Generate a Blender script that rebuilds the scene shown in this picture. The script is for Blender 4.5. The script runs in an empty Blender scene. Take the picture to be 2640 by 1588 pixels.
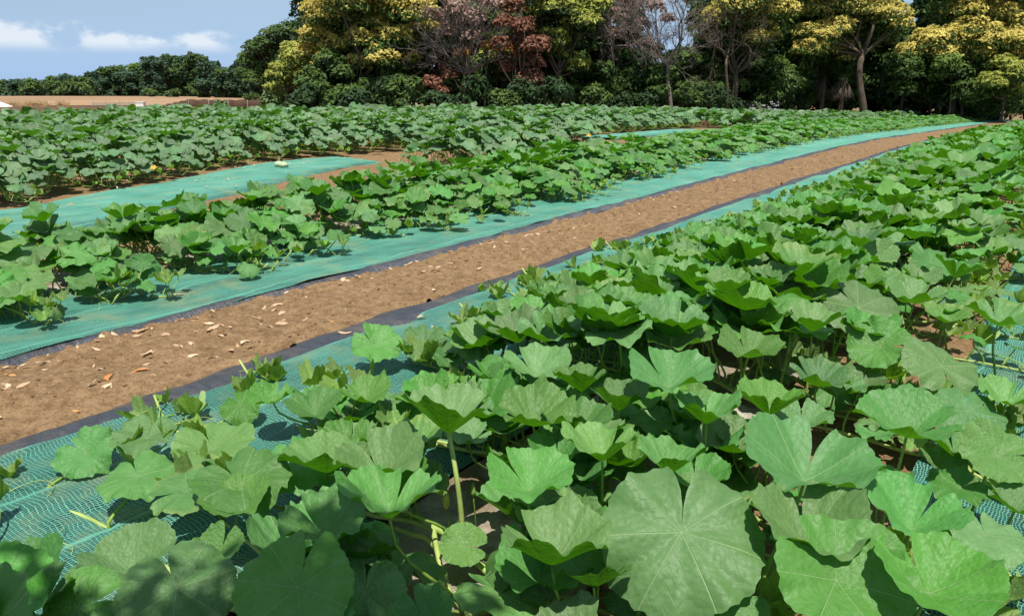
import bpy, math, random
import numpy as np
from mathutils import Vector, Matrix
R = math.radians
scene = bpy.context.scene
# ------------------------------------------------------------------ camera
PITCH = 17.17; CAMZ = 1.5; FPX = 1907.0
cam_d = bpy.data.cameras.new('camera'); cam = bpy.data.objects.new('camera', cam_d)
scene.collection.objects.link(cam); scene.camera = cam
cam_d.lens = 26.0; cam_d.sensor_width = 36; cam_d.clip_start = 0.05; cam_d.clip_end = 3000
cam.location = (0, 0, CAMZ); cam.rotation_euler = (R(90 - PITCH), 0, 0)
# ------------------------------------------------------------------ sun and sky
SUN = Vector((0.02, -0.34, 0.94)).normalized()
sd = bpy.data.lights.new('sun', 'SUN'); sd.energy = 5.0; sd.angle = R(0.53); sd.color = (1.0, 0.955, 0.88)
so = bpy.data.objects.new('sun', sd); scene.collection.objects.link(so)
so.rotation_euler = SUN.to_track_quat('Z', 'Y').to_euler(); so.location = (0, 0, 60)
scene.view_settings.view_transform = 'Standard'; scene.view_settings.look = 'None'
scene.view_settings.exposure = 0.50; scene.view_settings.gamma = 1.0

class NT:
    """small helper for node trees"""
    def __init__(s, tree): s.t = tree; s.t.nodes.clear()
    def n(s, typ, props=None, **ins):
        nd = s.t.nodes.new(typ)
        for k, v in (props or {}).items(): setattr(nd, k, v)
        for k, v in ins.items():
            key = int(k[1:]) if k[0] == 'i' and k[1:].isdigit() else k.replace('_', ' ')
            sk = nd.inputs[key]
            if isinstance(v, bpy.types.NodeSocket): s.t.links.new(v, sk)
            else: sk.default_value = v
        return nd
    def math(s, op, a, b=0.0, c=0.0, clamp=False):
        return s.n('ShaderNodeMath', {'operation': op, 'use_clamp': clamp}, i0=a, i1=b, i2=c).outputs[0]
    def mix(s, f, a, b, bt='MIX'):
        nd = s.n('ShaderNodeMix', {'data_type': 'RGBA', 'blend_type': bt})
        for i, v in ((0, f), (6, a), (7, b)):
            if isinstance(v, bpy.types.NodeSocket): s.t.links.new(v, nd.inputs[i])
            else: nd.inputs[i].default_value = v
        return nd.outputs[2]
    def noise(s, vec, scale, detail=4, rough=0.5, dist=0.0, col=False):
        nd = s.n('ShaderNodeTexNoise', None, Scale=scale, Detail=detail, Roughness=rough, Distortion=dist)
        if vec is not None: s.t.links.new(vec, nd.inputs['Vector'])
        return nd.outputs['Color' if col else 'Fac']
    def ramp(s, f, stops, interp='LINEAR'):
        nd = s.n('ShaderNodeValToRGB'); s.t.links.new(f, nd.inputs[0]); cr = nd.color_ramp; cr.interpolation = interp
        while len(cr.elements) < len(stops): cr.elements.new(0.5)
        for e, (p, c) in zip(cr.elements, stops):
            e.position = p; e.color = c if len(c) == 4 else (*c, 1)
        return nd.outputs[0]
    def rng(s, f, a, b, c=0.0, d=1.0, smooth=False):
        nd = s.n('ShaderNodeMapRange', {'interpolation_type': 'SMOOTHSTEP' if smooth else 'LINEAR'}, i0=f, i1=a, i2=b, i3=c, i4=d)
        return nd.outputs[0]
def C4(*c): return (*c, 1.0)

w = bpy.data.worlds.new('World'); scene.world = w; w.use_nodes = True
k = NT(w.node_tree)
sky = k.n('ShaderNodeTexSky', {'sky_type': 'NISHITA', 'sun_disc': False, 'sun_elevation': math.asin(SUN.z),
     'sun_rotation': math.atan2(SUN.x, SUN.y), 'altitude': 50, 'air_density': 1.0, 'dust_density': 0.6, 'ozone_density': 2.0})
tc = k.n('ShaderNodeTexCoord').outputs['Generated']
sep = k.n('ShaderNodeSeparateXYZ', None, Vector=tc)
X, Y, Z = sep.outputs
# colours of the sky are kept at the physical scale of the Nishita model, times the background strength below
base = k.mix(1.0, sky.outputs[0], C4(1, 1, 1), 'MULTIPLY')
# thin high veil of cloud, denser higher up
mp = k.n('ShaderNodeMapping', None, Vector=tc, Scale=(1.0, 1.0, 5.0)).outputs[0]
veil = k.math('MULTIPLY', k.rng(Z, 0.0, 0.16, 0.15, 1.0, True), k.rng(k.noise(mp, 2.2, 5, 0.55), 0.25, 0.75, 0.45, 1.0))
base = k.mix(k.math('MULTIPLY', veil, 0.9), base, C4(6.2, 7.9, 10.0))
low = k.rng(Z, 0.0, 0.16, 1.0, 0.0, True)
base = k.mix(k.math('MULTIPLY', low, 0.8), base, C4(4.6, 7.2, 11.2))
# a low bank of cumulus
mc = k.n('ShaderNodeMapping', None, Vector=tc, Scale=(1.0, 1.0, 1.6)).outputs[0]
az = k.math('ARCTAN2', X, Y)
n1 = k.noise(mc, 17.0, 8, 0.55); n2 = k.noise(mc, 4.5, 2, 0.5)
top = k.math('ADD', 0.034, k.math('MULTIPLY', n2, 0.034))
up = k.rng(k.math('SUBTRACT', Z, k.math('ADD', top, k.math('MULTIPLY', k.math('SUBTRACT', n1, 0.5), 0.075))), -0.008, 0.003, 1.0, 0.0, True)
dn = k.rng(Z, 0.026, 0.042, 0.0, 1.0, True)
den = k.rng(n1, 0.24, 0.50, 0.0, 1.0, True)
lr = k.math('MULTIPLY', k.rng(az, -0.325, -0.37, 0.0, 1.0, True), k.rng(az, -1.9, -1.5, 0.0, 1.0, True))
cm = k.math('MULTIPLY', k.math('MULTIPLY', up, dn), k.math('MULTIPLY', k.math('MULTIPLY', den, lr), 0.85))
base = k.mix(cm, base, C4(9.8, 10.6, 11.4))
bg = k.n('ShaderNodeBackground', None, Color=base, Strength=0.060)
k.n('ShaderNodeOutputWorld', None, Surface=bg.outputs[0])

# ------------------------------------------------------------------ geometry helpers
CP, SP = math.cos(R(PITCH)), math.sin(R(PITCH))
DX, DY = 0.603, 0.7977            # direction of the rows
NX, NY = -DY, DX                  # across the rows, away from the camera
def ws(s, n): return s * DX + n * NX, s * DY + n * NY
def sn(x, y): return x * DX + y * DY, x * NX + y * NY
def sp(t, a=4.0): return 0.5 * (t + np.sqrt(t * t + a * a))
def smst(a, b, x):
    t = np.clip((np.asarray(x, float) - a) / (b - a), 0, 1); return t * t * (3 - 2 * t)
def tz(x, y):
    x = np.asarray(x, float); y = np.asarray(y, float)
    s = x * DX + y * DY
    return -0.03 * sp(s - 20) * smst(-6, 14, x) - 0.022 * sp(y - 62, 10) * (1 - smst(0, 20, x))
def proj(x, y, z):
    dz = z - CAMZ; f = CP * y - SP * dz; u = SP * y + CP * dz
    return 1320 + FPX * x / f, 794 - FPX * u / f, f
def ray(px, py):
    a = (px - 1320) / FPX; b = (794 - py) / FPX
    return a, CP + SP * b, -SP + CP * b
def unproj(px, py, h=0.0):
    a, f, u = ray(px, py); t = (CAMZ - h) / -u
    for _ in range(25):
        z = float(tz(a * t, f * t)) + h
        t = 0.5 * t + 0.5 * (CAMZ - z) / -u
    return a * t, f * t, float(tz(a * t, f * t)) + h, t
def hsh(i, j, sd):
    h = (i.astype(np.int64) * 374761393 + j.astype(np.int64) * 668265263 + sd * 1442695041) & 0x7fffffff
    h = ((h ^ (h >> 13)) * 1274126177) & 0x7fffffff
    return ((h ^ (h >> 16)) & 0xffff) / 65535.0
def vn(x, y, sd=0):
    x = np.asarray(x, float); y = np.asarray(y, float)
    i = np.floor(x); j = np.floor(y); fx = x - i; fy = y - j; fx = fx * fx * (3 - 2 * fx); fy = fy * fy * (3 - 2 * fy)
    i = i.astype(np.int64); j = j.astype(np.int64)
    return (hsh(i, j, sd) * (1 - fx) + hsh(i + 1, j, sd) * fx) * (1 - fy) + (hsh(i, j + 1, sd) * (1 - fx) + hsh(i + 1, j + 1, sd) * fx) * fy
def fbm(x, y, o=4, sd=0):
    r = 0; a = 0.5
    for q in range(o): r = r + a * vn(x * 2 ** q, y * 2 ** q, sd + q * 7); a *= 0.5
    return r

def mesh_from(name, V, Q=None, T=None, uv=None, mats=(), mi=None, smooth=True):
    """V Nx3, Q quads Mx4, T tris Kx3, uv Nx2 per vertex, mi material index per face"""
    me = bpy.data.meshes.new(name)
    V = np.ascontiguousarray(V, np.float32); nq = 0 if Q is None else len(Q); nt = 0 if T is None else len(T)
    li = np.concatenate([np.asarray(Q, np.int32).ravel() if nq else np.zeros(0, np.int32), np.asarray(T, np.int32).ravel() if nt else np.zeros(0, np.int32)])
    st = np.concatenate([np.arange(nq) * 4, nq * 4 + np.arange(nt) * 3]).astype(np.int32)
    tt = np.concatenate([np.full(nq, 4), np.full(nt, 3)]).astype(np.int32)
    me.vertices.add(len(V)); me.vertices.foreach_set('co', V.ravel())
    me.loops.add(len(li)); me.loops.foreach_set('vertex_index', li)
    me.polygons.add(nq + nt); me.polygons.foreach_set('loop_start', st); me.polygons.foreach_set('loop_total', tt)
    me.polygons.foreach_set('use_smooth', np.full(nq + nt, smooth))
    if mi is not None: me.polygons.foreach_set('material_index', np.asarray(mi, np.int32))
    if uv is not None:
        l = me.uv_layers.new(name='UVMap'); l.data.foreach_set('uv', np.asarray(uv, np.float32)[li].ravel())
    for m in mats: me.materials.append(m)
    me.update(calc_edges=True); me.validate()
    return me
class MB:
    """collects pieces into one mesh"""
    def __init__(s): s.v = []; s.q = []; s.t = []; s.uv = []; s.mq = []; s.mt = []; s.c = 0
    def add(s, V, Q=None, T=None, uv=None, m=0):
        V = np.asarray(V, float)
        s.v.append(V); s.uv.append(np.zeros((len(V), 2)) if uv is None else uv)
        if Q is not None and len(Q): s.q.append(np.asarray(Q) + s.c); s.mq.append(np.full(len(Q), m))
        if T is not None and len(T): s.t.append(np.asarray(T) + s.c); s.mt.append(np.full(len(T), m))
        s.c += len(V)
    def tube(s, P, rad, k=6, m=0, cap=True):
        V, Q, T = tube(P, rad, k, cap); s.add(V, Q, T, None, m)
    def box(s, cx, cy, cz, sx, sy, sz, m=0, rz=0):
        v = np.array([[a * sx / 2, b * sy / 2, c * sz / 2] for a in (-1, 1) for b in (-1, 1) for c in (-1, 1)])
        c_, s_ = math.cos(rz), math.sin(rz); v = np.stack([v[:, 0] * c_ - v[:, 1] * s_ + cx, v[:, 0] * s_ + v[:, 1] * c_ + cy, v[:, 2] + cz], 1)
        s.add(v, [(0, 1, 3, 2), (4, 6, 7, 5), (0, 4, 5, 1), (2, 3, 7, 6), (0, 2, 6, 4), (1, 5, 7, 3)], None, None, m)
    def mesh(s, name, mats, smooth=True):
        V = np.concatenate(s.v); uv = np.concatenate(s.uv)
        return mesh_from(name, V, np.concatenate(s.q) if s.q else None, np.concatenate(s.t) if s.t else None, uv, mats,
                         np.concatenate(s.mq + s.mt) if len(mats) > 1 else None, smooth)
def tube(P, rad, k=6, cap=True):
    P = np.asarray(P, float); n = len(P); rad = np.broadcast_to(np.asarray(rad, float), (n,))
    tg = np.gradient(P, axis=0); tg /= np.linalg.norm(tg, axis=1)[:, None] + 1e-9
    ref = np.array([0.0, 0, 1.0]) if abs(tg[0, 2]) < 0.8 else np.array([1.0, 0, 0])
    V = []
    for i in range(n):
        a = np.cross(tg[i], ref); a /= np.linalg.norm(a) + 1e-9; b = np.cross(a, tg[i]); ref = b
        th = np.arange(k) * 2 * math.pi / k
        V.append(P[i] + rad[i] * (np.cos(th)[:, None] * a + np.sin(th)[:, None] * b))
    V = np.concatenate(V); i = np.arange(n - 1)[:, None] * k; j = np.arange(k)[None]; j2 = (j + 1) % k
    Q = np.stack([i + j, i + j2, i + k + j2, i + k + j], -1).reshape(-1, 4)
    T = []
    if cap:
        V = np.concatenate([V, P[-1:]]); c = len(V) - 1; T = [((n - 1) * k + a, (n - 1) * k + (a + 1) % k, c) for a in range(k)]
    return V, Q, (np.array(T) if len(T) else None)

def link(name, me, parent=None, loc=None, rot=None, scl=None):
    o = bpy.data.objects.new(name, me); scene.collection.objects.link(o)
    if parent is not None: o.parent = parent
    if loc is not None: o.location = loc
    if rot is not None: o.rotation_euler = rot
    if scl is not None: o.scale = scl
    return o
def tag(o, label=None, cat=None, group=None, kind=None):
    for a, b in (('label', label), ('category', cat), ('group', group), ('kind', kind)):
        if b: o[a] = b
    return o
def empty(name, loc=(0, 0, 0), rz=0.0):
    o = bpy.data.objects.new(name, None); scene.collection.objects.link(o); o.location = loc; o.rotation_euler = (0, 0, rz)
    o.empty_display_size = 0.1; return o
def local(me, loc, rz=0.0):
    """shift a mesh built in world space into the space of its parent"""
    me.transform((Matrix.Translation(loc) @ Matrix.Rotation(rz, 4, 'Z')).inverted()); return me

# ------------------------------------------------------------------ materials
def new_mat(name):
    m = bpy.data.materials.new(name); m.use_nodes = True; return m, NT(m.node_tree)
def out(k, sh, disp=None):
    o = k.n('ShaderNodeOutputMaterial', None, Surface=sh)
def bump(k, h, st, dist=0.01, nrm=None):
    nd = k.n('ShaderNodeBump', None, Strength=st, Distance=dist, Height=h)
    if nrm is not None: k.t.links.new(nrm, nd.inputs['Normal'])
    return nd.outputs[0]
def princ(k, col, rough=0.8, nrm=None, spec=0.3, **kw):
    nd = k.n('ShaderNodeBsdfPrincipled', None, Base_Color=col, Roughness=rough, **kw)
    nd.inputs['Specular IOR Level'].default_value = spec
    if nrm is not None: k.t.links.new(nrm, nd.inputs['Normal'])
    return nd.outputs[0]

def leaf_mat(name, c1, c2, under, trans, tint=0.5, rough=0.5, tfac=0.34, spec=0.32):
    m, k = new_mat(name)
    uv = k.n('ShaderNodeUVMap').outputs[0]
    sx, sy, _ = k.n('ShaderNodeSeparateXYZ', None, Vector=uv).outputs
    geo = k.n('ShaderNodeNewGeometry'); isl = geo.outputs['Random Per Island']; back = geo.outputs['Backfacing']
    oi = k.n('ShaderNodeObjectInfo').outputs['Random']
    rnd = k.math('FRACT', k.math('ADD', isl, k.math('MULTIPLY', oi, 7.31)))
    r = k.math('SQRT', k.math('ADD', k.math('MULTIPLY', sx, sx), k.math('MULTIPLY', sy, sy)))
    th = k.math('ARCTAN2', sx, k.math('MULTIPLY', sy, -1.0))    # zero at the notch
    a = k.math('DIVIDE', k.math('ADD', th, math.pi), 2 * math.pi / 7)
    dv = k.math('ABSOLUTE', k.math('SUBTRACT', k.math('FRACT', a), 0.5))          # 0 on a vein
    dist = k.math('MULTIPLY', k.math('MULTIPLY', dv, 2 * math.pi / 7), r)
    vein = k.rng(dist, 0.0, 0.0085, 1.0, 0.0, True)
    chev = k.math('ABSOLUTE', k.math('SUBTRACT', k.math('FRACT', k.math('MULTIPLY', k.math('SUBTRACT', r, k.math('MULTIPLY', dist, 0.9)), 11.0)), 0.5))
    vein2 = k.rng(chev, 0.0, 0.055, 1.0, 0.0, True)
    vv = k.math('MAXIMUM', vein, k.math('MULTIPLY', vein2, 0.30))
    pos = k.n('ShaderNodeVectorMath', {'operation': 'ADD'}, i0=uv, i1=k.n('ShaderNodeCombineXYZ', None, X=k.math('MULTIPLY', rnd, 13.0), Y=oi, Z=rnd).outputs[0]).outputs[0]
    n1 = k.noise(pos, 5.0, 5, 0.6); n3 = k.noise(pos, 16.0, 3, 0.5)
    col = k.mix(k.rng(n1, 0.3, 0.7), C4(*c1), C4(*c2))
    col = k.mix(k.rng(n3, 0.35, 0.75, 0.0, 0.16), col, C4(c1[0] * .62, c1[1] * .68, c1[2] * .62))
    hv = k.n('ShaderNodeHueSaturation', None, Hue=k.rng(rnd, 0, 1, 0.478, 0.516), Saturation=k.rng(k.math('FRACT', k.math('MULTIPLY', rnd, 5.7)), 0, 1, 0.85, 1.12),
             Value=k.rng(k.math('FRACT', k.math('MULTIPLY', rnd, 9.1)), 0, 1, 0.66, 1.18), Color=col).outputs[0]
    # a yellowing rim on some leaves
    yel = k.math('MULTIPLY', k.rng(k.math('ADD', r, k.math('MULTIPLY', n1, 0.28)), 0.56, 0.72, 0.0, 1.0, True), k.rng(k.math('FRACT', k.math('MULTIPLY', rnd, 3.3)), 0.88, 0.97, 0.0, 0.26))
    hv = k.mix(yel, hv, C4(0.42, 0.40, 0.12))
    # small brown and pale blemishes, more on some leaves than on others
    spot = k.math('MULTIPLY', k.rng(k.noise(pos, 26.0, 3, 0.6), 0.66, 0.72, 0.0, 0.8), k.rng(k.math('FRACT', k.math('MULTIPLY', rnd, 17.3)), 0.45, 0.9, 0.0, 1.0))
    hv = k.mix(spot, hv, C4(0.30, 0.25, 0.10))
    top = k.mix(k.math('MULTIPLY', vv, 0.55), hv, C4(0.36, 0.50, 0.24))
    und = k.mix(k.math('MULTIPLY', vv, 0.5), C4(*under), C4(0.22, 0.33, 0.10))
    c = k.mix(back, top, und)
    bl = k.n('ShaderNodeTexVoronoi', {'feature': 'SMOOTH_F1'}, Vector=pos, Scale=20.0, Smoothness=0.6).outputs['Distance']
    hgt = k.math('ADD', k.math('MULTIPLY', bl, -0.7), k.math('ADD', k.math('MULTIPLY', vv, -0.55), k.math('MULTIPLY', k.noise(pos, 38.0, 3), 0.35)))
    hgt = k.math('ADD', hgt, k.math('MULTIPLY', k.noise(pos, 6.0, 2), 0.9))
    nr = bump(k, hgt, 0.55, 0.007)
    tcx = k.mix(k.math('MULTIPLY', vv, 0.55), C4(*trans), C4(trans[0] * 0.6, trans[1] * 0.5, trans[2] * 0.5))
    p = princ(k, c, rough, nr, spec)
    t = k.n('ShaderNodeBsdfTranslucent', None, Color=tcx, Normal=nr).outputs[0]
    mx = k.n('ShaderNodeMixShader', None, Fac=tfac, i1=p, i2=t).outputs[0]
    out(k, mx); return m
M = {}
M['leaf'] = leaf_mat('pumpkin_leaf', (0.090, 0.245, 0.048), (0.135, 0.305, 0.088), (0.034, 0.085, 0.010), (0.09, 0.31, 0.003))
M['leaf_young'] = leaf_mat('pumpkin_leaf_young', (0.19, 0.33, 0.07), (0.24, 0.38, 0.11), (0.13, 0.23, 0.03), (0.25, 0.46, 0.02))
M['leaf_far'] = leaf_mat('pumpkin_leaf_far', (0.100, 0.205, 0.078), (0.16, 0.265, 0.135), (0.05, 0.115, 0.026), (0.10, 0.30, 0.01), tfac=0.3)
def stem_mat(name, a, b):
    m, k = new_mat(name); tc = k.n('ShaderNodeTexCoord').outputs['Object']
    c = k.mix(k.rng(k.noise(tc, 9.0, 3), 0.35, 0.65), C4(*a), C4(*b))
    p = princ(k, c, 0.55, bump(k, k.noise(tc, 90, 2), 0.3, 0.002), 0.35)
    t = k.n('ShaderNodeBsdfTranslucent', None, Color=C4(0.35, 0.5, 0.05)).outputs[0]
    out(k, k.n('ShaderNodeMixShader', None, Fac=0.15, i1=p, i2=t).outputs[0]); return m
M['petiole'] = stem_mat('petiole', (0.17, 0.30, 0.045), (0.26, 0.40, 0.07))
M['vine'] = stem_mat('vine', (0.30, 0.40, 0.10), (0.42, 0.50, 0.16))

def soil_mat(name, a, b, c, sc=1.0, bs=0.8):
    m, k = new_mat(name); tc = k.n('ShaderNodeTexCoord').outputs['Object']
    f1 = k.noise(tc, 1.1 * sc, 6, 0.6); f2 = k.noise(tc, 16 * sc, 8, 0.72); f3 = k.noise(tc, 70 * sc, 4, 0.6)
    col = k.mix(k.rng(f1, 0.3, 0.7), C4(*a), C4(*b)); col = k.mix(k.rng(f2, 0.42, 0.72), col, C4(*c))
    vo = k.n('ShaderNodeTexVoronoi', {'feature': 'F1'}, Vector=tc, Scale=46.0 * sc, Randomness=1.0).outputs['Distance']
    col = k.mix(k.rng(k.math('MULTIPLY', f3, f2), 0.16, 0.30, 0.55, 0.0), col, C4(a[0] * .42, a[1] * .40, a[2] * .38))
    h = k.math('ADD', k.math('MULTIPLY', f2, 1.3), k.math('ADD', k.math('MULTIPLY', vo, -0.5), k.math('MULTIPLY', f3, 0.5)))
    out(k, princ(k, col, 0.95, bump(k, h, bs, 0.02), 0.15)); return m
M['soil'] = soil_mat('soil', (0.180, 0.108, 0.052), (0.235, 0.147, 0.073), (0.285, 0.185, 0.100))
M['soil_dark'] = soil_mat('soil_dark', (0.085, 0.047, 0.026), (0.12, 0.07, 0.04), (0.16, 0.10, 0.06))
def field_mat():
    m, k = new_mat('ploughed_soil'); tc = k.n('ShaderNodeTexCoord').outputs['Object']
    mp = k.n('ShaderNodeMapping', None, Vector=tc, Scale=(0.25, 3.0, 1)).outputs[0]
    f1 = k.noise(mp, 1.3, 4, 0.6); f2 = k.noise(tc, 0.06, 3, 0.5); f3 = k.noise(tc, 3.0, 5, 0.7)
    col = k.mix(k.rng(f2, 0.4, 0.6), C4(0.24, 0.15, 0.085), C4(0.33, 0.215, 0.125))
    col = k.mix(k.rng(f1, 0.35, 0.7, 0.0, 0.45), col, C4(0.17, 0.10, 0.06))
    out(k, princ(k, col, 0.95, bump(k, k.math('ADD', f1, f3), 0.8, 0.08), 0.1)); return m
M['field'] = field_mat()
def net_mat(name, far=0.0):
    m, k = new_mat(name); uv = k.n('ShaderNodeUVMap').outputs[0]
    w1 = k.noise(uv, 3.0, 3, 0.6, col=True)
    wv = k.n('ShaderNodeVectorMath', {'operation': 'SCALE'}, i0=k.n('ShaderNodeVectorMath', {'operation': 'SUBTRACT'}, i0=w1, i1=(0.5, 0.5, 0.5)).outputs[0]); wv.inputs['Scale'].default_value = 0.11
    w2 = k.noise(uv, 60.0, 1, 0.5, col=True)
    wv2 = k.n('ShaderNodeVectorMath', {'operation': 'SCALE'}, i0=k.n('ShaderNodeVectorMath', {'operation': 'SUBTRACT'}, i0=w2, i1=(0.5, 0.5, 0.5)).outputs[0]); wv2.inputs['Scale'].default_value = 0.006
    p = k.n('ShaderNodeVectorMath', {'operation': 'ADD'}, i0=uv, i1=wv.outputs[0]).outputs[0]
    p = k.n('ShaderNodeVectorMath', {'operation': 'ADD'}, i0=p, i1=wv2.outputs[0]).outputs[0]
    x, y, _ = k.n('ShaderNodeSeparateXYZ', None, Vector=p).outputs
    gx = k.math('ABSOLUTE', k.math('SUBTRACT', k.math('FRACT', k.math('MULTIPLY', x, 1 / 0.0155)), 0.5))
    gy = k.math('ABSOLUTE', k.math('SUBTRACT', k.math('FRACT', k.math('MULTIPLY', k.math('ADD', y, k.math('MULTIPLY', gx, 0.004)), 1 / 0.0108)), 0.5))
    lx = k.rng(gx, 0.05, 0.13, 1.0, 0.0, True); ly = k.rng(gy, 0.09, 0.19, 1.0, 0.0, True)
    # selvedge bands woven tight, every 40 cm
    band = k.rng(k.math('ABSOLUTE', k.math('SUBTRACT', k.math('FRACT', k.math('MULTIPLY', y, 2.3)), 0.5)), 0.0, 0.035, 0.85, 0.0, True)
    grid = k.math('MAXIMUM', k.math('MAXIMUM', lx, ly), band)
    lw = k.n('ShaderNodeLayerWeight', None, Blend=0.5).outputs['Facing']
    # knitted threads stand up from the sheet, so at a low angle they cover the gaps between them
    close = k.rng(lw, 0.66, 0.94, 0.0, 0.9)
    cov = k.math('ADD', grid, k.math('MULTIPLY', k.math('SUBTRACT', 1.0, grid), close), clamp=True)
    n1 = k.noise(uv, 1.7, 4, 0.6)
    thr = k.mix(k.rng(n1, 0.3, 0.7), C4(0.052, 0.25, 0.170), C4(0.13, 0.37, 0.275))
    thr = k.mix(k.rng(k.noise(uv, 220, 1), 0.55, 0.75, 0, 0.35), thr, C4(0.30, 0.60, 0.47))
    gap = k.mix(k.rng(k.noise(uv, 6, 4), 0.4, 0.6), C4(0.008, 0.025, 0.024), C4(0.015, 0.060, 0.050))
    col = k.mix(cov, gap, thr)
    dirt = k.rng(k.noise(uv, 2.6, 6, 0.7), 0.50, 0.74, 0.0, 0.6)
    col = k.mix(dirt, col, C4(0.24, 0.25, 0.11))
    mw = k.n('ShaderNodeMapping', None, Vector=uv, Scale=(1.2, 7.0, 1), Rotation=(0, 0, 0.25)).outputs[0]
    nr = bump(k, grid, 0.7, 0.004, bump(k, k.noise(mw, 2.5, 4, 0.6, 1.0), 0.7, 0.03))
    out(k, princ(k, col, 0.6, nr, 0.3)); return m
M['net'] = net_mat('green_net')
def black_mat():
    m, k = new_mat('black_plastic'); uv = k.n('ShaderNodeUVMap').outputs[0]
    mp = k.n('ShaderNodeMapping', None, Vector=uv, Scale=(7.0, 1.6, 1), Rotation=(0, 0, 0.5)).outputs[0]
    h = k.noise(mp, 3.5, 5, 0.65, 1.2); d = k.noise(uv, 4.0, 6, 0.7)
    col = k.mix(k.rng(d, 0.46, 0.74, 0.0, 0.55), C4(0.034, 0.037, 0.047), C4(0.16, 0.12, 0.08))
    out(k, princ(k, col, k.rng(d, 0.3, 0.7, 0.30, 0.55), bump(k, h, 0.9, 0.03), 0.6)); return m
M['black'] = black_mat()
def mulch_mat():
    m, k = new_mat('pale_mulch_film'); uv = k.n('ShaderNodeUVMap').outputs[0]
    vo = k.n('ShaderNodeTexVoronoi', {'feature': 'F1'}, Vector=uv, Scale=125.0, Randomness=0.25).outputs['Distance']
    hole = k.rng(vo, 0.26, 0.36, 1.0, 0.0); patch = k.rng(k.noise(uv, 5.0, 4), 0.40, 0.52)
    d = k.rng(k.noise(uv, 3.0, 6, 0.7), 0.38, 0.56)
    col = k.mix(d, C4(0.42, 0.385, 0.33), C4(0.19, 0.13, 0.08)); col = k.mix(k.math('MULTIPLY', hole, patch), col, C4(0.07, 0.08, 0.05))
    out(k, princ(k, col, 0.5, bump(k, k.noise(uv, 9, 5, 0.6), 0.7, 0.03), 0.4)); return m
M['mulch'] = mulch_mat()
def plain(name, c, rough=0.8, sc=8.0, var=0.25, bs=0.2, spec=0.3):
    m, k = new_mat(name); tc = k.n('ShaderNodeTexCoord').outputs['Object']
    f = k.noise(tc, sc, 5, 0.6); col = k.mix(k.rng(f, 0.3, 0.7), C4(*[x * (1 - var) for x in c]), C4(*[min(1, x * (1 + var)) for x in c]))
    out(k, princ(k, col, rough, bump(k, f, bs, 0.02), spec)); return m
def dry_mat(name, a, b):
    m, k = new_mat(name); tc = k.n('ShaderNodeTexCoord').outputs['Object']; oi = k.n('ShaderNodeObjectInfo').outputs['Random']
    col = k.mix(oi, C4(*a), C4(*b)); col = k.mix(k.rng(k.noise(tc, 40, 4), 0.4, 0.7, 0, 0.4), col, C4(a[0] * .5, a[1] * .4, a[2] * .35))
    p = princ(k, col, 0.6, bump(k, k.noise(tc, 60, 3), 0.3, 0.003), 0.35); t = k.n('ShaderNodeBsdfTranslucent', None, Color=col).outputs[0]
    out(k, k.n('ShaderNodeMixShader', None, Fac=0.2, i1=p, i2=t).outputs[0]); return m
M['dry'] = dry_mat('dry_leaf', (0.56, 0.37, 0.22), (0.74, 0.56, 0.38))
M['dry_orange'] = dry_mat('dry_leaf_orange', (0.52, 0.22, 0.07), (0.60, 0.33, 0.12))
def tree_leaf(name, a, b, tr=0.25, spec=0.2, rough=0.6):
    m, k = new_mat(name); geo = k.n('ShaderNodeNewGeometry'); rnd = geo.outputs['Random Per Island']; oi = k.n('ShaderNodeObjectInfo').outputs['Random']
    tc = k.n('ShaderNodeTexCoord').outputs['Object']
    f = k.math('FRACT', k.math('ADD', rnd, oi))
    col = k.mix(f, C4(*a), C4(*b)); col = k.mix(k.rng(k.noise(tc, 0.9, 3), 0.35, 0.7, 0, 0.4), col, C4(*[x * .75 for x in a]))
    p = princ(k, col, rough, None, spec); t = k.n('ShaderNodeBsdfTranslucent', None, Color=col).outputs[0]
    out(k, k.n('ShaderNodeMixShader', None, Fac=tr, i1=p, i2=t).outputs[0]); return m
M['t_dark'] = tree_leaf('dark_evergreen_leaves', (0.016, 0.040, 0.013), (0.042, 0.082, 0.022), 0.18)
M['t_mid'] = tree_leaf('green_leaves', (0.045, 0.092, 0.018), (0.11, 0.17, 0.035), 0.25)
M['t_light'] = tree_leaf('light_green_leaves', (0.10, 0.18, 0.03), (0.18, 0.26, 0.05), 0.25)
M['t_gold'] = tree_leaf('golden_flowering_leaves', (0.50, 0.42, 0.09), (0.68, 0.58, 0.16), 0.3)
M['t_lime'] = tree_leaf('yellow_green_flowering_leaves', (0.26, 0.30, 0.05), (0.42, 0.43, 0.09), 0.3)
M['t_far'] = tree_leaf('distant_evergreen_leaves', (0.030, 0.066, 0.034), (0.058, 0.110, 0.050), 0.12)
M['t_rust'] = tree_leaf('rust_brown_leaves', (0.15, 0.06, 0.035), (0.27, 0.125, 0.075), 0.15)
M['t_pink'] = tree_leaf('withered_pinkish_leaves', (0.27, 0.16, 0.13), (0.40, 0.27, 0.22), 0.15)
M['t_orange'] = tree_leaf('orange_leaves', (0.38, 0.13, 0.02), (0.48, 0.22, 0.04), 0.2)
M['white_fl'] = tree_leaf('white_flower_heads', (0.35, 0.36, 0.42), (0.55, 0.55, 0.60), 0.1)
M['straw'] = tree_leaf('dry_straw', (0.40, 0.27, 0.13), (0.58, 0.42, 0.24), 0.1)
M['reed'] = tree_leaf('grey_green_reeds', (0.10, 0.16, 0.06), (0.19, 0.26, 0.11), 0.2)
M['bark'] = plain('bark', (0.10, 0.078, 0.058), 0.9, 3.0, 0.4, 0.6, 0.1)
M['bark_dark'] = plain('dark_bark', (0.05, 0.04, 0.03), 0.9, 3.0, 0.4, 0.6, 0.1)
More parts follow.
